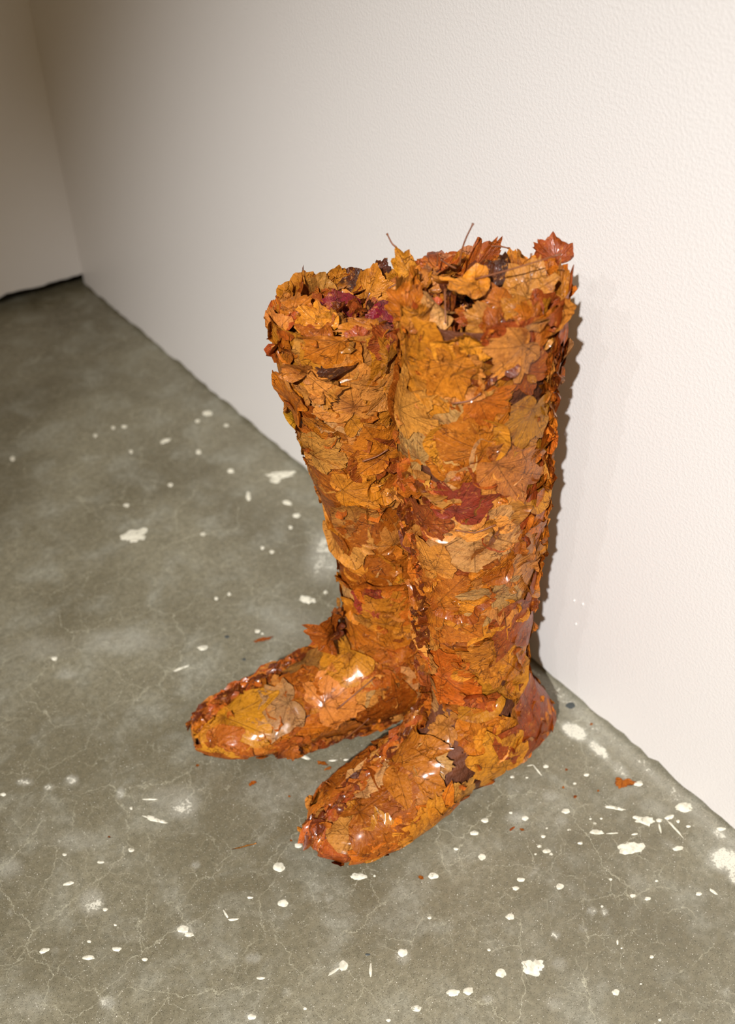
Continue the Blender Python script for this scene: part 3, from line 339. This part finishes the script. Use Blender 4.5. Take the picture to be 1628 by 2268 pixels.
# ------------------------------------------------------------------ implicit boot form
def smin(a,b,k):
    h=np.clip(.5+.5*(b-a)/k,0,1); return b*(1-h)+a*h-k*h*(1-h)
class Boot:
    """implicit boot: a leaning tapered shaft blended into a foot; all in world metres"""
    def __init__(s,d): s.__dict__.update(d); s.k=np.array(s.shaft,float); s.ft=np.array(s.foot,float)
    # shaft rows: z, cx, cy, r_across, r_along (axes: along = foot direction)
    def axes(s):
        a=np.radians(s.ang); e=np.array([np.cos(a),np.sin(a)]); return e,np.array([-e[1],e[0]])
    def sh(s,z):
        k=s.k; return [np.interp(z,k[:,0],k[:,i]) for i in range(1,5)]
    def d_shaft(s,p):
        e,n=s.axes(); z=p[:,2]; zc=np.clip(z,s.zlow,s.k[-1,0]); cx,cy,ra,rl=s.sh(zc)
        qx=p[:,0]-cx; qy=p[:,1]-cy
        u=(qx*e[0]+qy*e[1])/rl; v=(qx*n[0]+qy*n[1])/ra
        d=(np.sqrt(u*u+v*v)-1)*np.minimum(ra,rl); dz=np.maximum(z-s.k[-1,0],s.zlow-z)
        return np.where(dz>0,np.sqrt(np.maximum(d,0)**2+dz**2),d)
    def d_foot(s,p):
        e,n=s.axes(); q=p[:,:2]-np.array(s.heel); t=q@e; v=q@n; f=s.ft
        tc=np.clip(t,f[0,0],f[-1,0]); w=np.interp(tc,f[:,0],f[:,1]); h=np.interp(tc,f[:,0],f[:,2]); z0=np.interp(tc,f[:,0],f[:,3]); off=np.interp(tc,f[:,0],f[:,4])
        hh=(h-z0)/2; zz=(p[:,2]-z0-hh)/hh; vv=(v-off)/w
        m=np.where(zz<0,2.05,2.2); g=(np.abs(vv)**m+np.abs(zz)**m)**(1/m)
        d=(g-1)*np.minimum(w,hh); dt=np.maximum(t-f[-1,0],f[0,0]-t)
        return np.where(dt>0,np.sqrt(np.maximum(d,0)**2+dt**2),d)
    def sdf(s,p): return smin(s.d_shaft(p),s.d_foot(p),.035)
    def grad(s,p,e=4e-4):
        g=np.stack([s.sdf(p+e*np.eye(3)[i])-s.sdf(p-e*np.eye(3)[i]) for i in range(3)],1)
        m=np.linalg.norm(g,axis=1,keepdims=True); return g/np.maximum(m,1e-9)/2/e*0+g/np.maximum(m,1e-9), m[:,0]/2/e
    def project(s,p,off,it=5):
        p=p.copy()
        for _ in range(it):
            n,m=s.grad(p); d=s.sdf(p)-off; p-=n*(np.clip(d/np.maximum(m,.3),-.02,.02))[:,None]
        return p,s.grad(p)[0]
RIGHT=dict(ang=177,heel=(-.074,.455),zlow=.05,
 shaft=[(0,-.135,.462,.045,.054),(.10,-.146,.470,.045,.054),(.134,-.151,.474,.045,.0545),(.186,-.1554,.4776,.046,.0555),(.248,-.1583,.4798,.048,.0565),(.304,-.1601,.4812,.050,.0595),(.357,-.1625,.483,.053,.063),(.406,-.1645,.4846,.053,.063),(.451,-.1661,.4858,.053,.062),(.509,-.1663,.4858,.053,.0625),(.554,-.1680,.487,.053,.063)],
 foot=[(-.010,.018,.050,.012,0),(.0,.028,.068,.004,.001),(.03,.037,.092,.002,.003),(.08,.041,.113,.003,.006),(.13,.044,.101,.003,.006),(.18,.048,.078,.003,.006),(.22,.048,.064,.004,0.005),(.25,.042,.053,.005,0.004),(.270,.031,.044,.009,.004),(.284,.013,.034,.014,.004)])
LEFT=dict(ang=162,heel=(-.088,.557),zlow=.05,
 shaft=[(0,-.145,.577,.043,.051),(.10,-.155,.583,.043,.051),(.151,-.1658,.587,.043,.0515),(.198,-.1701,.5885,.0405,.0475),(.249,-.1773,.5922,.040,.0455),(.296,-.1843,.5957,.040,.046),(.341,-.1924,.6002,.043,.0505),(.388,-.1989,.6034,.046,.054),(.427,-.2037,.6056,.048,.0575),(.46,-.2068,.6068,.049,.0585),(.503,-.2105,.6079,.050,.0595)],
 foot=[(-.010,.018,.050,.012,0),(.0,.030,.070,.004,.002),(.03,.040,.095,.002,.008),(.08,.043,.118,.003,.010),(.14,.045,.100,.003,.009),(.20,.046,.072,.003,.006),(.25,.044,.054,.004,.005),(.28,.036,.047,.005,.002),(.30,.025,.041,.008,.0),(.312,.012,.032,.012,.0)])


WEIGHTS = dict(orange=.22, ochre=.22, tan=.22, brown=.16, yellow=.05, rust=.06, pale=.05, umber=.02)
KEYS = list(WEIGHTS); PW = np.array([WEIGHTS[k] for k in KEYS]); PW /= PW.sum()
CAM = np.array([-.65, 0, .9])

class BootX(Boot):
    """same form with the shaft carried on past the rim, for leaves that stick up beyond it"""
    def __init__(s, d, seams):
        super().__init__(d); last = s.k[-1].copy(); s.rim = last[0]; last[0] += .15; s.k = np.vstack([s.k, last]); s.seams = seams
    def sdf(s, p):
        d = Boot.sdf(s, p)
        return d

def surface_points(b, r, n_want, cands, zmin=.004, face=.72):
    """well spread points over the boot, more of them where it faces the room"""
    e, nn = b.axes(); pts = []
    q = np.empty((0, 3))
    while len(q) < cands:
        m = 6000; z = r.uniform(0, b.rim + .005, m)
        ft = r.random(m) < .42; L = b.ft[-1, 0]
        sx = r.uniform(-.03, L + .02, m); sy = r.uniform(-.06, .06, m)
        pf = np.c_[np.array(b.heel)[0] + e[0] * sx + nn[0] * sy, np.array(b.heel)[1] + e[1] * sx + nn[1] * sy, r.uniform(0, .12, m)]
        cx, cy, ra, rl = b.sh(z); a = r.uniform(0, 2 * math.pi, m)
        ps = np.c_[cx + .07 * np.cos(a), cy + .07 * np.sin(a), z]
        p, nrm = b.project(np.where(ft[:, None], pf, ps), 0., 6)
        ok = (np.abs(b.sdf(p)) < .001) & (p[:, 2] > zmin) & (p[:, 2] < b.rim) & (nrm[:, 2] > -.75)
        seen = ((CAM - p) * nrm).sum(1) > -.02
        ok &= seen | (r.random(m) < .35)
        q = np.vstack([q, p[ok]])
    q = q[r.permutation(len(q))[:cands]]
    chosen = [0]; d = np.linalg.norm(q - q[0], axis=1)
    while len(chosen) < n_want:
        j = int(np.argmax(d * (1 + .35 * r.random(len(q))))); chosen.append(j); d = np.minimum(d, np.linalg.norm(q - q[j], axis=1))
    return q[chosen]

def tangent_frame(b, p0, up_dir):
    nrm = b.grad(p0[None])[0][0]; t2 = up_dir - nrm * (up_dir @ nrm); t2 /= np.linalg.norm(t2) + 1e-9
    return np.cross(t2, nrm), t2, nrm

LK = np.random.default_rng(5).normal(0, 1, (7, 3)); LK = LK / np.linalg.norm(LK, axis=1)[:, None] * np.array([110, 150, 190, 230, 260, 300, 340])[:, None]
def lump(p): return .0003 * np.sin(p @ LK.T + np.arange(7)).sum(1)

def lay(b, items):
    """press leaves onto the form; items: dicts with grid, frame, size, offsets. returns vertex arrays"""
    P, O = [], []
    for it in items:
        x, y = it['x'], it['y']; P.append(it['p0'] + np.outer(x * it['S'] * it['w'], it['t1']) + np.outer((y - it['yc']) * it['S'], it['t2'])); O.append(it['off'])
    cnt = [len(o) for o in O]; P = np.vstack(P); O = np.concatenate(O)
    Q, nr = b.project(P, 0., 6)
    G = np.vstack([np.array(a) + (np.array(c) - np.array(a)) * t for l in b.seams[:1] for a, c in zip(l[:-1], l[1:]) for t in np.linspace(0, 1, 8)])
    gd = np.full(len(Q), 9.)
    for g in G: gd = np.minimum(gd, ((Q - g) ** 2).sum(1))
    gd = np.sqrt(gd); k_ = .008 * np.exp(-(gd / .0055) ** 2) * (.5 + .5 * np.sin(Q[:, 2] * 150 + Q[:, 0] * 90) ** 2)
    Q = Q + nr * ((O + lump(Q) - k_) * np.clip(1 + nr[:, 2] * .9, 0, 1))[:, None]
    over = np.maximum(Q[:, 2] - b.rim, 0); front = ((CAM - Q) * nr).sum(1) > -.05
    Q[:, 2] -= over * np.where(front, .8, .35)
    Q[:, 2] = np.maximum(Q[:, 2], .0012); Q[:, 0] = np.minimum(Q[:, 0], -.004); Q = clear(Q)
    return np.split(Q, np.cumsum(cnt)[:-1])

def stalk(pts, rad, parent, label=None):
    pts = np.array(pts, float); t = np.linspace(0, 1, len(pts)); tt = np.linspace(0, 1, 4 * (len(pts) - 1) + 1)
    c = np.stack([np.interp(tt, t, pts[:, i]) for i in range(3)], 1)
    for _ in range(2): c[1:-1] = (c[:-2] + 2 * c[1:-1] + c[2:]) / 4
    k = 6; V = []; F = []
    for i, q in enumerate(c):
        d = c[min(i + 1, len(c) - 1)] - c[max(i - 1, 0)]; d /= np.linalg.norm(d); a = np.cross(d, (.3, .5, .8)); a /= np.linalg.norm(a); bb = np.cross(d, a)
        rr = rad * (1 - .35 * tt[i]) * (1.9 if i >= len(c) - 1 else 1)
        for j in range(k): V.append(q + rr * (math.cos(j * 6.2832 / k) * a + math.sin(j * 6.2832 / k) * bb))
    for i in range(len(c) - 1):
        for j in range(k): F.append((i * k + j, i * k + (j + 1) % k, (i + 1) * k + (j + 1) % k, (i + 1) * k + j))
    F.append(tuple(range(k))[::-1]); F.append(tuple(range(len(V) - k, len(V))))
    V = clear(np.array(V)); base = np.array(parent.parent['_base']) + np.array(parent.location)
    o0 = V.mean(0); return obj('stem', mesh('stem', V - o0, F, M_STALK), parent, tuple(o0 - base))

OTHER = [None, None]
def clear(V):
    """keep a boot's leaves on their own side of the gap between the two boots"""
    o, own = OTHER; V = np.array(V, float)
    for _ in range(4):
        viol = np.where(V[:, 2] < o.rim + .02, .003 - (o.sdf(V) - own.sdf(V)), -1); m = viol > 0
        if not m.any(): break
        V[m] += o.grad(V[m])[0] * (viol[m] * .55)[:, None]
    return V

def free_leaf(r, B, T, key, wf, curl, parent, facing, torn=0., crum=.16, blunt=.35):
    B, T = np.array(B), np.array(T); ya = T - B; Sz = np.linalg.norm(ya); ya /= Sz
    N = facing - ya * (facing @ ya); N /= np.linalg.norm(N); xa = np.cross(ya, N)
    x, y, rho, th, F = leaf_grid(r, 'leaf', torn, blunt)
    X_ = x * wf
    z = -curl * X_ ** 2 * 1.9 + curl * r.uniform(-.3, .3) * (y ** 2 - y) + crum * 1.3 * crumple(r, x, y, 4.5) + .2 * rho ** 3 * np.sin(2.5 * th + r.uniform(0, 6))
    V = B + Sz * (np.outer(X_, xa) + np.outer(y, ya) + np.outer(z, N))
    V[:, 0] = np.minimum(V[:, 0], -.004); V = clear(V)
    o = finish('leaf', V, F, np.tile(shade(r, key, .08), (len(V), 1)), np.c_[x, y], parent, M_DRY); return o

def tuft_scraps(b, r, lines, count, spread):
    """crumpled bits standing on edge along a seam"""
    items = []; seg = []
    for l in lines:
        l = np.array(l)
        for a, c in zip(l[:-1], l[1:]): seg.append((a, c, np.linalg.norm(c - a)))
    L = np.array([s_[2] for s_ in seg]); pick = r.choice(len(seg), count, p=L / L.sum()); Vs, Fs, Ts, XY = [], [], [], []; k0 = 0
    for i in pick:
        a, c, _ = seg[i]; p0 = a + (c - a) * r.random() + r.normal(0, spread, 3); p0 = b.project(p0[None], .001)[0][0]
        d = (c - a) / np.linalg.norm(c - a); t1, t2, nrm = tangent_frame(b, p0, d + r.normal(0, .35, 3))
        lean = r.uniform(.25, 1.2) * r.choice([-1, 1]); side = t1 * math.cos(lean) + nrm * abs(math.sin(lean))
        x, y, rho, th, F = leaf_grid(r, 'shard'); Sz = r.uniform(.006, .016)
        N = np.cross(side, t2); z = .35 * crumple(r, x, y, 3.) - r.uniform(-.5, .7) * y ** 2 * .6
        V = p0 + nrm * r.uniform(.001, .006) + Sz * (np.outer(x * .7, side) + np.outer(y * 1.7, t2) + np.outer(z, N))
        V[:, 2] = np.maximum(V[:, 2], .0015); V[:, 0] = np.minimum(V[:, 0], -.004); V = clear(V)
        Vs.append(V); Fs += [tuple(q + k0 for q in ff) for ff in F]; k0 += len(V)
        Ts.append(np.tile(shade(r, r.choice(['brown', 'umber', 'rust', 'tan', 'brown', 'umber', 'umber', 'orange']), .2), (len(V), 1))); XY.append(np.c_[x + 3, y])
    return np.vstack(Vs), Fs, np.vstack(Ts), np.vstack(XY)

def shell_mesh(b):
    e, nn = b.axes(); e3 = np.array([*e, 0]); n3 = np.array([*nn, 0]); up = np.array([0, 0, 1.]); K = 56; rows = []
    def ring(c, tan, upv, lim):
        th = np.arange(K) / K * 2 * math.pi; d = np.outer(np.cos(th), upv) + np.outer(np.sin(th), n3)
        t = np.full(K, .002); done = np.zeros(K, bool)
        for _ in range(110):
            s_ = Boot.sdf(b, c + d * t[:, None]); done |= s_ >= -.0005
            t = np.where(done, t, t + np.clip(-s_ * .7, .0006, .02)); t = np.minimum(t, lim)
        rows.append(c + d * t[:, None])
    for z in np.linspace(b.rim - .004, .10, 46):
        cx, cy, _, _ = b.sh(z); ring(np.array([cx, cy, z]), -up, e3, .09)
    cx, cy, _, _ = b.sh(.09); s0 = (np.array([cx, cy]) - np.array(b.heel)) @ e
    c0 = np.array([*(np.array(b.heel) + e * s0), .055])
    for q in np.linspace(0, 90, 14):
        a = math.radians(q); ring(c0 + up * .035 * (1 - q / 90), None, e3 * math.cos(a) + up * math.sin(a), .075)
    for s_ in np.linspace(s0 + .006, b.ft[-1, 0] - .002, 40):
        h = np.interp(s_, b.ft[:, 0], b.ft[:, 2]); off = np.interp(s_, b.ft[:, 0], b.ft[:, 4])
        ring(np.array([*(np.array(b.heel) + e * s_ + nn * off), h * .46]), e3, up, .12)
    V = np.vstack(rows); V[:, 2] = np.maximum(V[:, 2], .001); F = []
    for i in range(len(rows) - 1):
        for j in range(K): F.append((i * K + j, i * K + (j + 1) % K, (i + 1) * K + (j + 1) % K, (i + 1) * K + j))
    F.append(tuple(range(len(V) - K, len(V))))
    k = len(V); c = rows[4].mean(0); V = np.vstack([V, c]); F += [(4 * K + j, 4 * K + (j + 1) % K, k) for j in range(K)]   # packed bed a little below the rim
    return V, F

def build_boot(form, seams, fixed, loose, stems, surf_stems, label, seed, n_cover, extra):
    r = np.random.default_rng(seed); b = BootX(form, seams); OTHER[:] = [BootX(LEFT if form is RIGHT else RIGHT, seams), b]
    base = np.array([*(np.array(b.heel) + b.axes()[0] * .1), 0.])
    root = bpy.data.objects.new('boot', None); COL.objects.link(root); root.location = base; root.empty_display_size = .05
    root['label'] = label; root['category'] = 'boot'; root['_base'] = base.tolist()
    V, F = shell_mesh(b); sh = obj('boot_shell', mesh('boot_shell', V - base, F, M_MASH), root)
    # ---- big leaves pressed on, first at random, then the ones the photograph lets you name
    items = []
    pts = surface_points(b, r, n_cover, 5000); pts = pts[r.permutation(len(pts))]
    for i, p0 in enumerate(pts):
        onfoot = p0[2] < .13
        S_ = r.uniform(.036, .064) * (.85 if onfoot else 1.) * (.8 if p0[2] > b.rim - .05 else 1); a = r.uniform(0, 2 * math.pi)
        t1, t2, nr = tangent_frame(b, p0, np.array([math.cos(a), math.sin(a), r.normal(0, .8)]))
        if p0[2] > b.rim - .04: t1, t2, nr = tangent_frame(b, p0, np.array([r.normal(0, .3), r.normal(0, .3), 1.]))
        x, y, rho, th, F = leaf_grid(r, 'leaf', 1. if r.random() < .4 else 0., r.choice([0., .45, .8]))
        lift = r.uniform(0, .004) if r.random() < .65 else r.uniform(.004, .011)
        off = .0012 + .0035 * i / n_cover + r.uniform(.0008, .0022) * crumple(r, x, y, r.uniform(3.5, 8)) + lift * rho ** 4 * (.5 + .5 * np.sin(r.integers(1, 4) * th + r.uniform(0, 6))) * (.5 if onfoot else 1)
        items.append(dict(x=x, y=y, p0=p0, t1=t1, t2=t2, S=S_, w=r.uniform(.8, 1.15), yc=.38, off=off, F=F, key=KEYS[r.choice(len(KEYS), p=PW)]))
    for q_, (B, T, key, w) in enumerate(fixed):
        B, T = np.array(B), np.array(T); p0 = (B + T) / 2; S_ = np.linalg.norm(T - B) * 1.02
        p0 = b.project(p0[None], 0.)[0][0]; t1, t2, nr = tangent_frame(b, p0, T - B)
        x, y, rho, th, F = leaf_grid(r, 'leaf', 0., .55 if w > 1.05 else .1)
        off = .0050 + .00008 * q_ + r.uniform(.0006, .0014) * crumple(r, x, y, 6) + r.uniform(.0005, .003) * rho ** 4 * (.5 + .5 * np.sin(2 * th + r.uniform(0, 6)))
        items.append(dict(x=x, y=y, p0=p0, t1=t1, t2=t2, S=S_, w=w, yc=.5, off=off, F=F, key=key))
    named = {'red': 'dull red leaf', 'yellow': 'yellow ochre leaf', 'pale': 'pale tan leaf', 'crimson': 'crimson leaf', 'dark': 'dark brown leaf'}
    leaves = []
    for i, (it, Q) in enumerate(zip(items, lay(b, items))):
        o = finish('leaf', Q, it['F'], np.tile(shade(r, it['key']), (len(Q), 1)), np.c_[it['x'], it['y']], root); leaves.append(o)
        if i >= n_cover and it['key'] in ('red', 'pale'): o['label'] = named[it['key']]
    # ---- loose leaves standing in and spilling over the opening
    free = []
    for B, T, key, w, curl in loose:
        B, T = np.array(B), np.array(T); mid_ = (B + T) / 2; face = CAM - mid_; face /= np.linalg.norm(face); face = face + np.array([0, 0, .35]) + r.normal(0, .25, 3)
        if key == 'yellow' and curl < 0: face = np.array([-.2, -.1, 1.])
        o = free_leaf(r, B, T, key, w, curl, root, face, .45 if r.random() < .5 and key != 'crimson' else 0, .16, .75 if key == 'crimson' else .4); free.append(o)
        if key in ('crimson', 'dark', 'yellow'): o['label'] = named[key]
    cx, cy, ra, rl = b.sh(b.rim); e, nn = b.axes()
    for i in range(extra):
        a = r.uniform(0, 6.283); q = math.sqrt(r.random()) * .72
        c = np.array([cx + rl * q * math.cos(a) * e[0] + ra * q * math.sin(a) * nn[0], cy + rl * q * math.cos(a) * e[1] + ra * q * math.sin(a) * nn[1], b.rim - r.uniform(.008, .046)])
        ph = r.uniform(0, 6.283); d = np.array([math.cos(ph), math.sin(ph), r.normal(0, .35)]); d /= np.linalg.norm(d); Sz = r.uniform(.022, .038)
        free_leaf(r, c - d * Sz * .45, c + d * Sz * .55, r.choice(['brown', 'umber', 'umber', 'tan', 'rust', 'brown', 'dark']), .9, r.uniform(-.5, .7), root, np.array([r.normal(0, .9), r.normal(0, .9), 1.]), .8, .22)
    for i in range(26):     # the ragged rim
        a = 6.283 * (i + r.random()) / 26; p = np.array([cx + (rl + .001) * math.cos(a) * e[0] + (ra + .001) * math.sin(a) * nn[0], cy + (rl + .001) * math.cos(a) * e[1] + (ra + .001) * math.sin(a) * nn[1], b.rim - .02])
        out = np.array([p[0] - cx, p[1] - cy, 0]); out /= np.linalg.norm(out); Sz = r.uniform(.022, .036)
        if out @ (CAM - p) > .2: Sz *= .6; p = p - [0, 0, .008]
        T = p + np.array([0, 0, Sz]) + out * r.normal(-.001, .005) + np.cross(out, (0, 0, 1)) * r.normal(0, .012)
        free_leaf(r, p, T, r.choice(['orange', 'tan', 'ochre', 'brown', 'rust', 'ochre']), .8, r.uniform(.1, .5), root, out, .5 if r.random() < .4 else 0)
    def nearest(pool, q): return min(pool, key=lambda o_: np.linalg.norm(np.array(o_.location) + base - np.array(q)))
    for pts_ in stems: stalk(pts_, .0008, nearest(free, pts_[0]))
    for pts_ in surf_stems:
        q = b.project(np.array(pts_), .008)[0]; stalk(q, .0009, nearest(leaves[n_cover:], q[0]))
    Vs, Fs, Ts, XY = [], [], [], []; k0 = 0      # small crumpled bits packed between the loose leaves
    for i in range(150):
        a = r.uniform(0, 6.283); q = math.sqrt(r.random()) * .86
        c = np.array([cx + rl * q * math.cos(a) * e[0] + ra * q * math.sin(a) * nn[0], cy + rl * q * math.cos(a) * e[1] + ra * q * math.sin(a) * nn[1], b.rim - r.uniform(.0, .034)])
        A_ = r.normal(0, 1, 3); A_ /= np.linalg.norm(A_); B_ = np.cross(A_, r.normal(0, 1, 3)); B_ /= np.linalg.norm(B_); Nn = np.cross(A_, B_)
        x, y, rho, th, F = leaf_grid(r, 'shard'); Sz = r.uniform(.006, .015)
        V = clear(c + Sz * (np.outer(x * .8, A_) + np.outer(y * 1.2, B_) + np.outer(.5 * crumple(r, x, y, 3.) - r.uniform(-.6, .8) * y ** 2 * .6, Nn)))
        Vs.append(V); Fs += [tuple(q_ + k0 for q_ in ff) for ff in F]; k0 += len(V)
        Ts.append(np.tile(shade(r, r.choice(['brown', 'umber', 'rust', 'tan', 'ochre', 'brown', 'umber']), .2), (len(V), 1))); XY.append(np.c_[x * .3 + .1, y * .3 + .4])
    o = finish('leaf_crumbs', np.vstack(Vs), Fs, np.vstack(Ts), np.vstack(XY), root, M_DRY); o['kind'] = 'stuff'
    # ---- small torn bits over the whole skin and the crumpled seams
    items = []
    for p0 in surface_points(b, r, 230, 2000):
        t1, t2, nr = tangent_frame(b, p0, r.normal(0, 1, 3)); x, y, rho, th, F = leaf_grid(r, 'shard')
        lift = r.uniform(.0005, .006)
        off = .0048 + r.uniform(-.001, .0012) + .0011 * crumple(r, x, y, 4, 3) + lift * rho ** 3 * (.4 + .6 * np.sin(th + r.uniform(0, 6)))
        items.append(dict(x=x, y=y, p0=p0, t1=t1, t2=t2, S=r.uniform(.004, .012), w=1., yc=0, off=off, F=F, key=r.choice(['tan', 'brown', 'ochre', 'orange', 'brown'])))
    Vs, Fs, Ts, XY = [], [], [], []; k0 = 0
    for it, Q in zip(items, lay(b, items)):
        Vs.append(Q); Fs += [tuple(q + k0 for q in ff) for ff in it['F']]; k0 += len(Q); Ts.append(np.tile(shade(r, it['key'], .18), (len(Q), 1))); XY.append(np.c_[it['x'] * .3 + .1, it['y'] * .3 + .4])
    o = finish('leaf_scraps', np.vstack(Vs), Fs, np.vstack(Ts), np.vstack(XY), root); o['kind'] = 'stuff'
    V, F, T_, XY = tuft_scraps(b, r, [*seams[:1], *seams], 640, .0032)
    o = finish('seam_scraps', V, F, T_, XY, root); o['kind'] = 'stuff'; o['label'] = 'darker crumpled leaf bits along the seam'
    return root

build_boot(RIGHT, RS, RC, RF, [p for s_, p in STEMS if s_ == 'R'], [p for s_, p in SURF_STEMS if s_ == 'R'],
           'taller knee-high boot of varnished autumn leaves standing in front, nearer the white wall', 11, 185, 32)['group'] = 'pair of leaf boots'
build_boot(LEFT, LS, LC, LF, [p for s_, p in STEMS if s_ == 'L'], [p for s_, p in SURF_STEMS if s_ == 'L'],
           'shorter leaf-covered boot behind, crimson leaves poking out of its top', 23, 185, 30)['group'] = 'pair of leaf boots'

# ------------------------------------------------------------------ leaf crumbs lying on the slab
FRAG_LABELS = [
 'largest orange leaf scrap lying alone on the floor near the white wall',
 'tiny brown crumb on the floor left of the largest scrap, the darkest there',
 'tiny brown crumb on the floor just right of the front boot, above two others',
 'tiny orange crumb on the floor between the front boot and the largest scrap',
 'tiny brown crumb on pale scuffed paint close behind the front heel by the wall',
 'slanting orange sliver on the whitish patch right of the front boot, left of a pair',
 'orange sliver on the whitish patch right of the front boot, right of a pair',
 'tiny pale orange crumb below and left of the largest leaf scrap',
 'thick orange crumb on the floor below the rear boot toe',
 'pointed orange chip between the two boots, right of a dashed white paint line',
 'round rust crumb on the floor beneath the front boot toe',
 'long thin orange strip on the floor behind the rear boot toe',
 'broad orange chip lying between the two boots beside the dashed white line',
 'tiny brown crumb on the floor just under the rear boot tip',
 'slender straw-coloured stalk lying left of the front boot toe',
 'tiny brown crumb close to the left of the front boot toe',
 'tiny orange crumb on the floor left of the front boot instep',
 'tiny brown crumb far out on the left of the floor near a white stroke']
for i, (e, lab) in enumerate(zip(FRAGS, FRAG_LABELS)):
    r = np.random.default_rng(100 + i); cx, cy, ax, ay, bx, by = e
    if i == 14: key = 'tan'
    else: key = r.choice(['orange', 'brown', 'orange', 'rust']) if i else 'orange'
    big_ = math.hypot(ax, ay) > .006
    x, y, rho, th, F = leaf_grid(r, 'leaf' if i == 0 else 'shard', 1. if i == 0 else 0)
    x = x - (x.max() + x.min()) / 2; y = y - (y.max() + y.min()) / 2; x /= np.abs(x).max(); y /= np.abs(y).max()
    hs = min(math.hypot(ax, ay), .008)
    z = .0006 + np.abs(.18 * hs * crumple(r, x, y, 3.) + .25 * hs * rho ** 3 * np.sin(th * 2 + i) ** 2); z -= z.min() - .0004
    V = np.c_[cx + ax * x + bx * y, cy + ay * x + by * y, z]
    lo = V.copy(); V2 = np.vstack([V, V - [0, 0, .0003]]); k = len(V)
    F2 = F + [tuple(q + k for q in ff[::-1]) for ff in F]
    o = finish('leaf_stalk' if i == 14 else 'leaf_fragment', V2, F2, np.tile(shade(r, key, .05), (2 * k, 1)), np.c_[np.r_[x, x] * .3 + .1, np.r_[y, y] * .3 + .4], None, M_LEAF, (cx, cy, 0))
    o['label'] = lab; o['category'] = 'leaf scrap'
    if i != 14: o['group'] = 'leaf crumbs on the floor'
for o in bpy.data.objects:
    for k in ('_base', '_origin'):
        if k in o: del o[k]
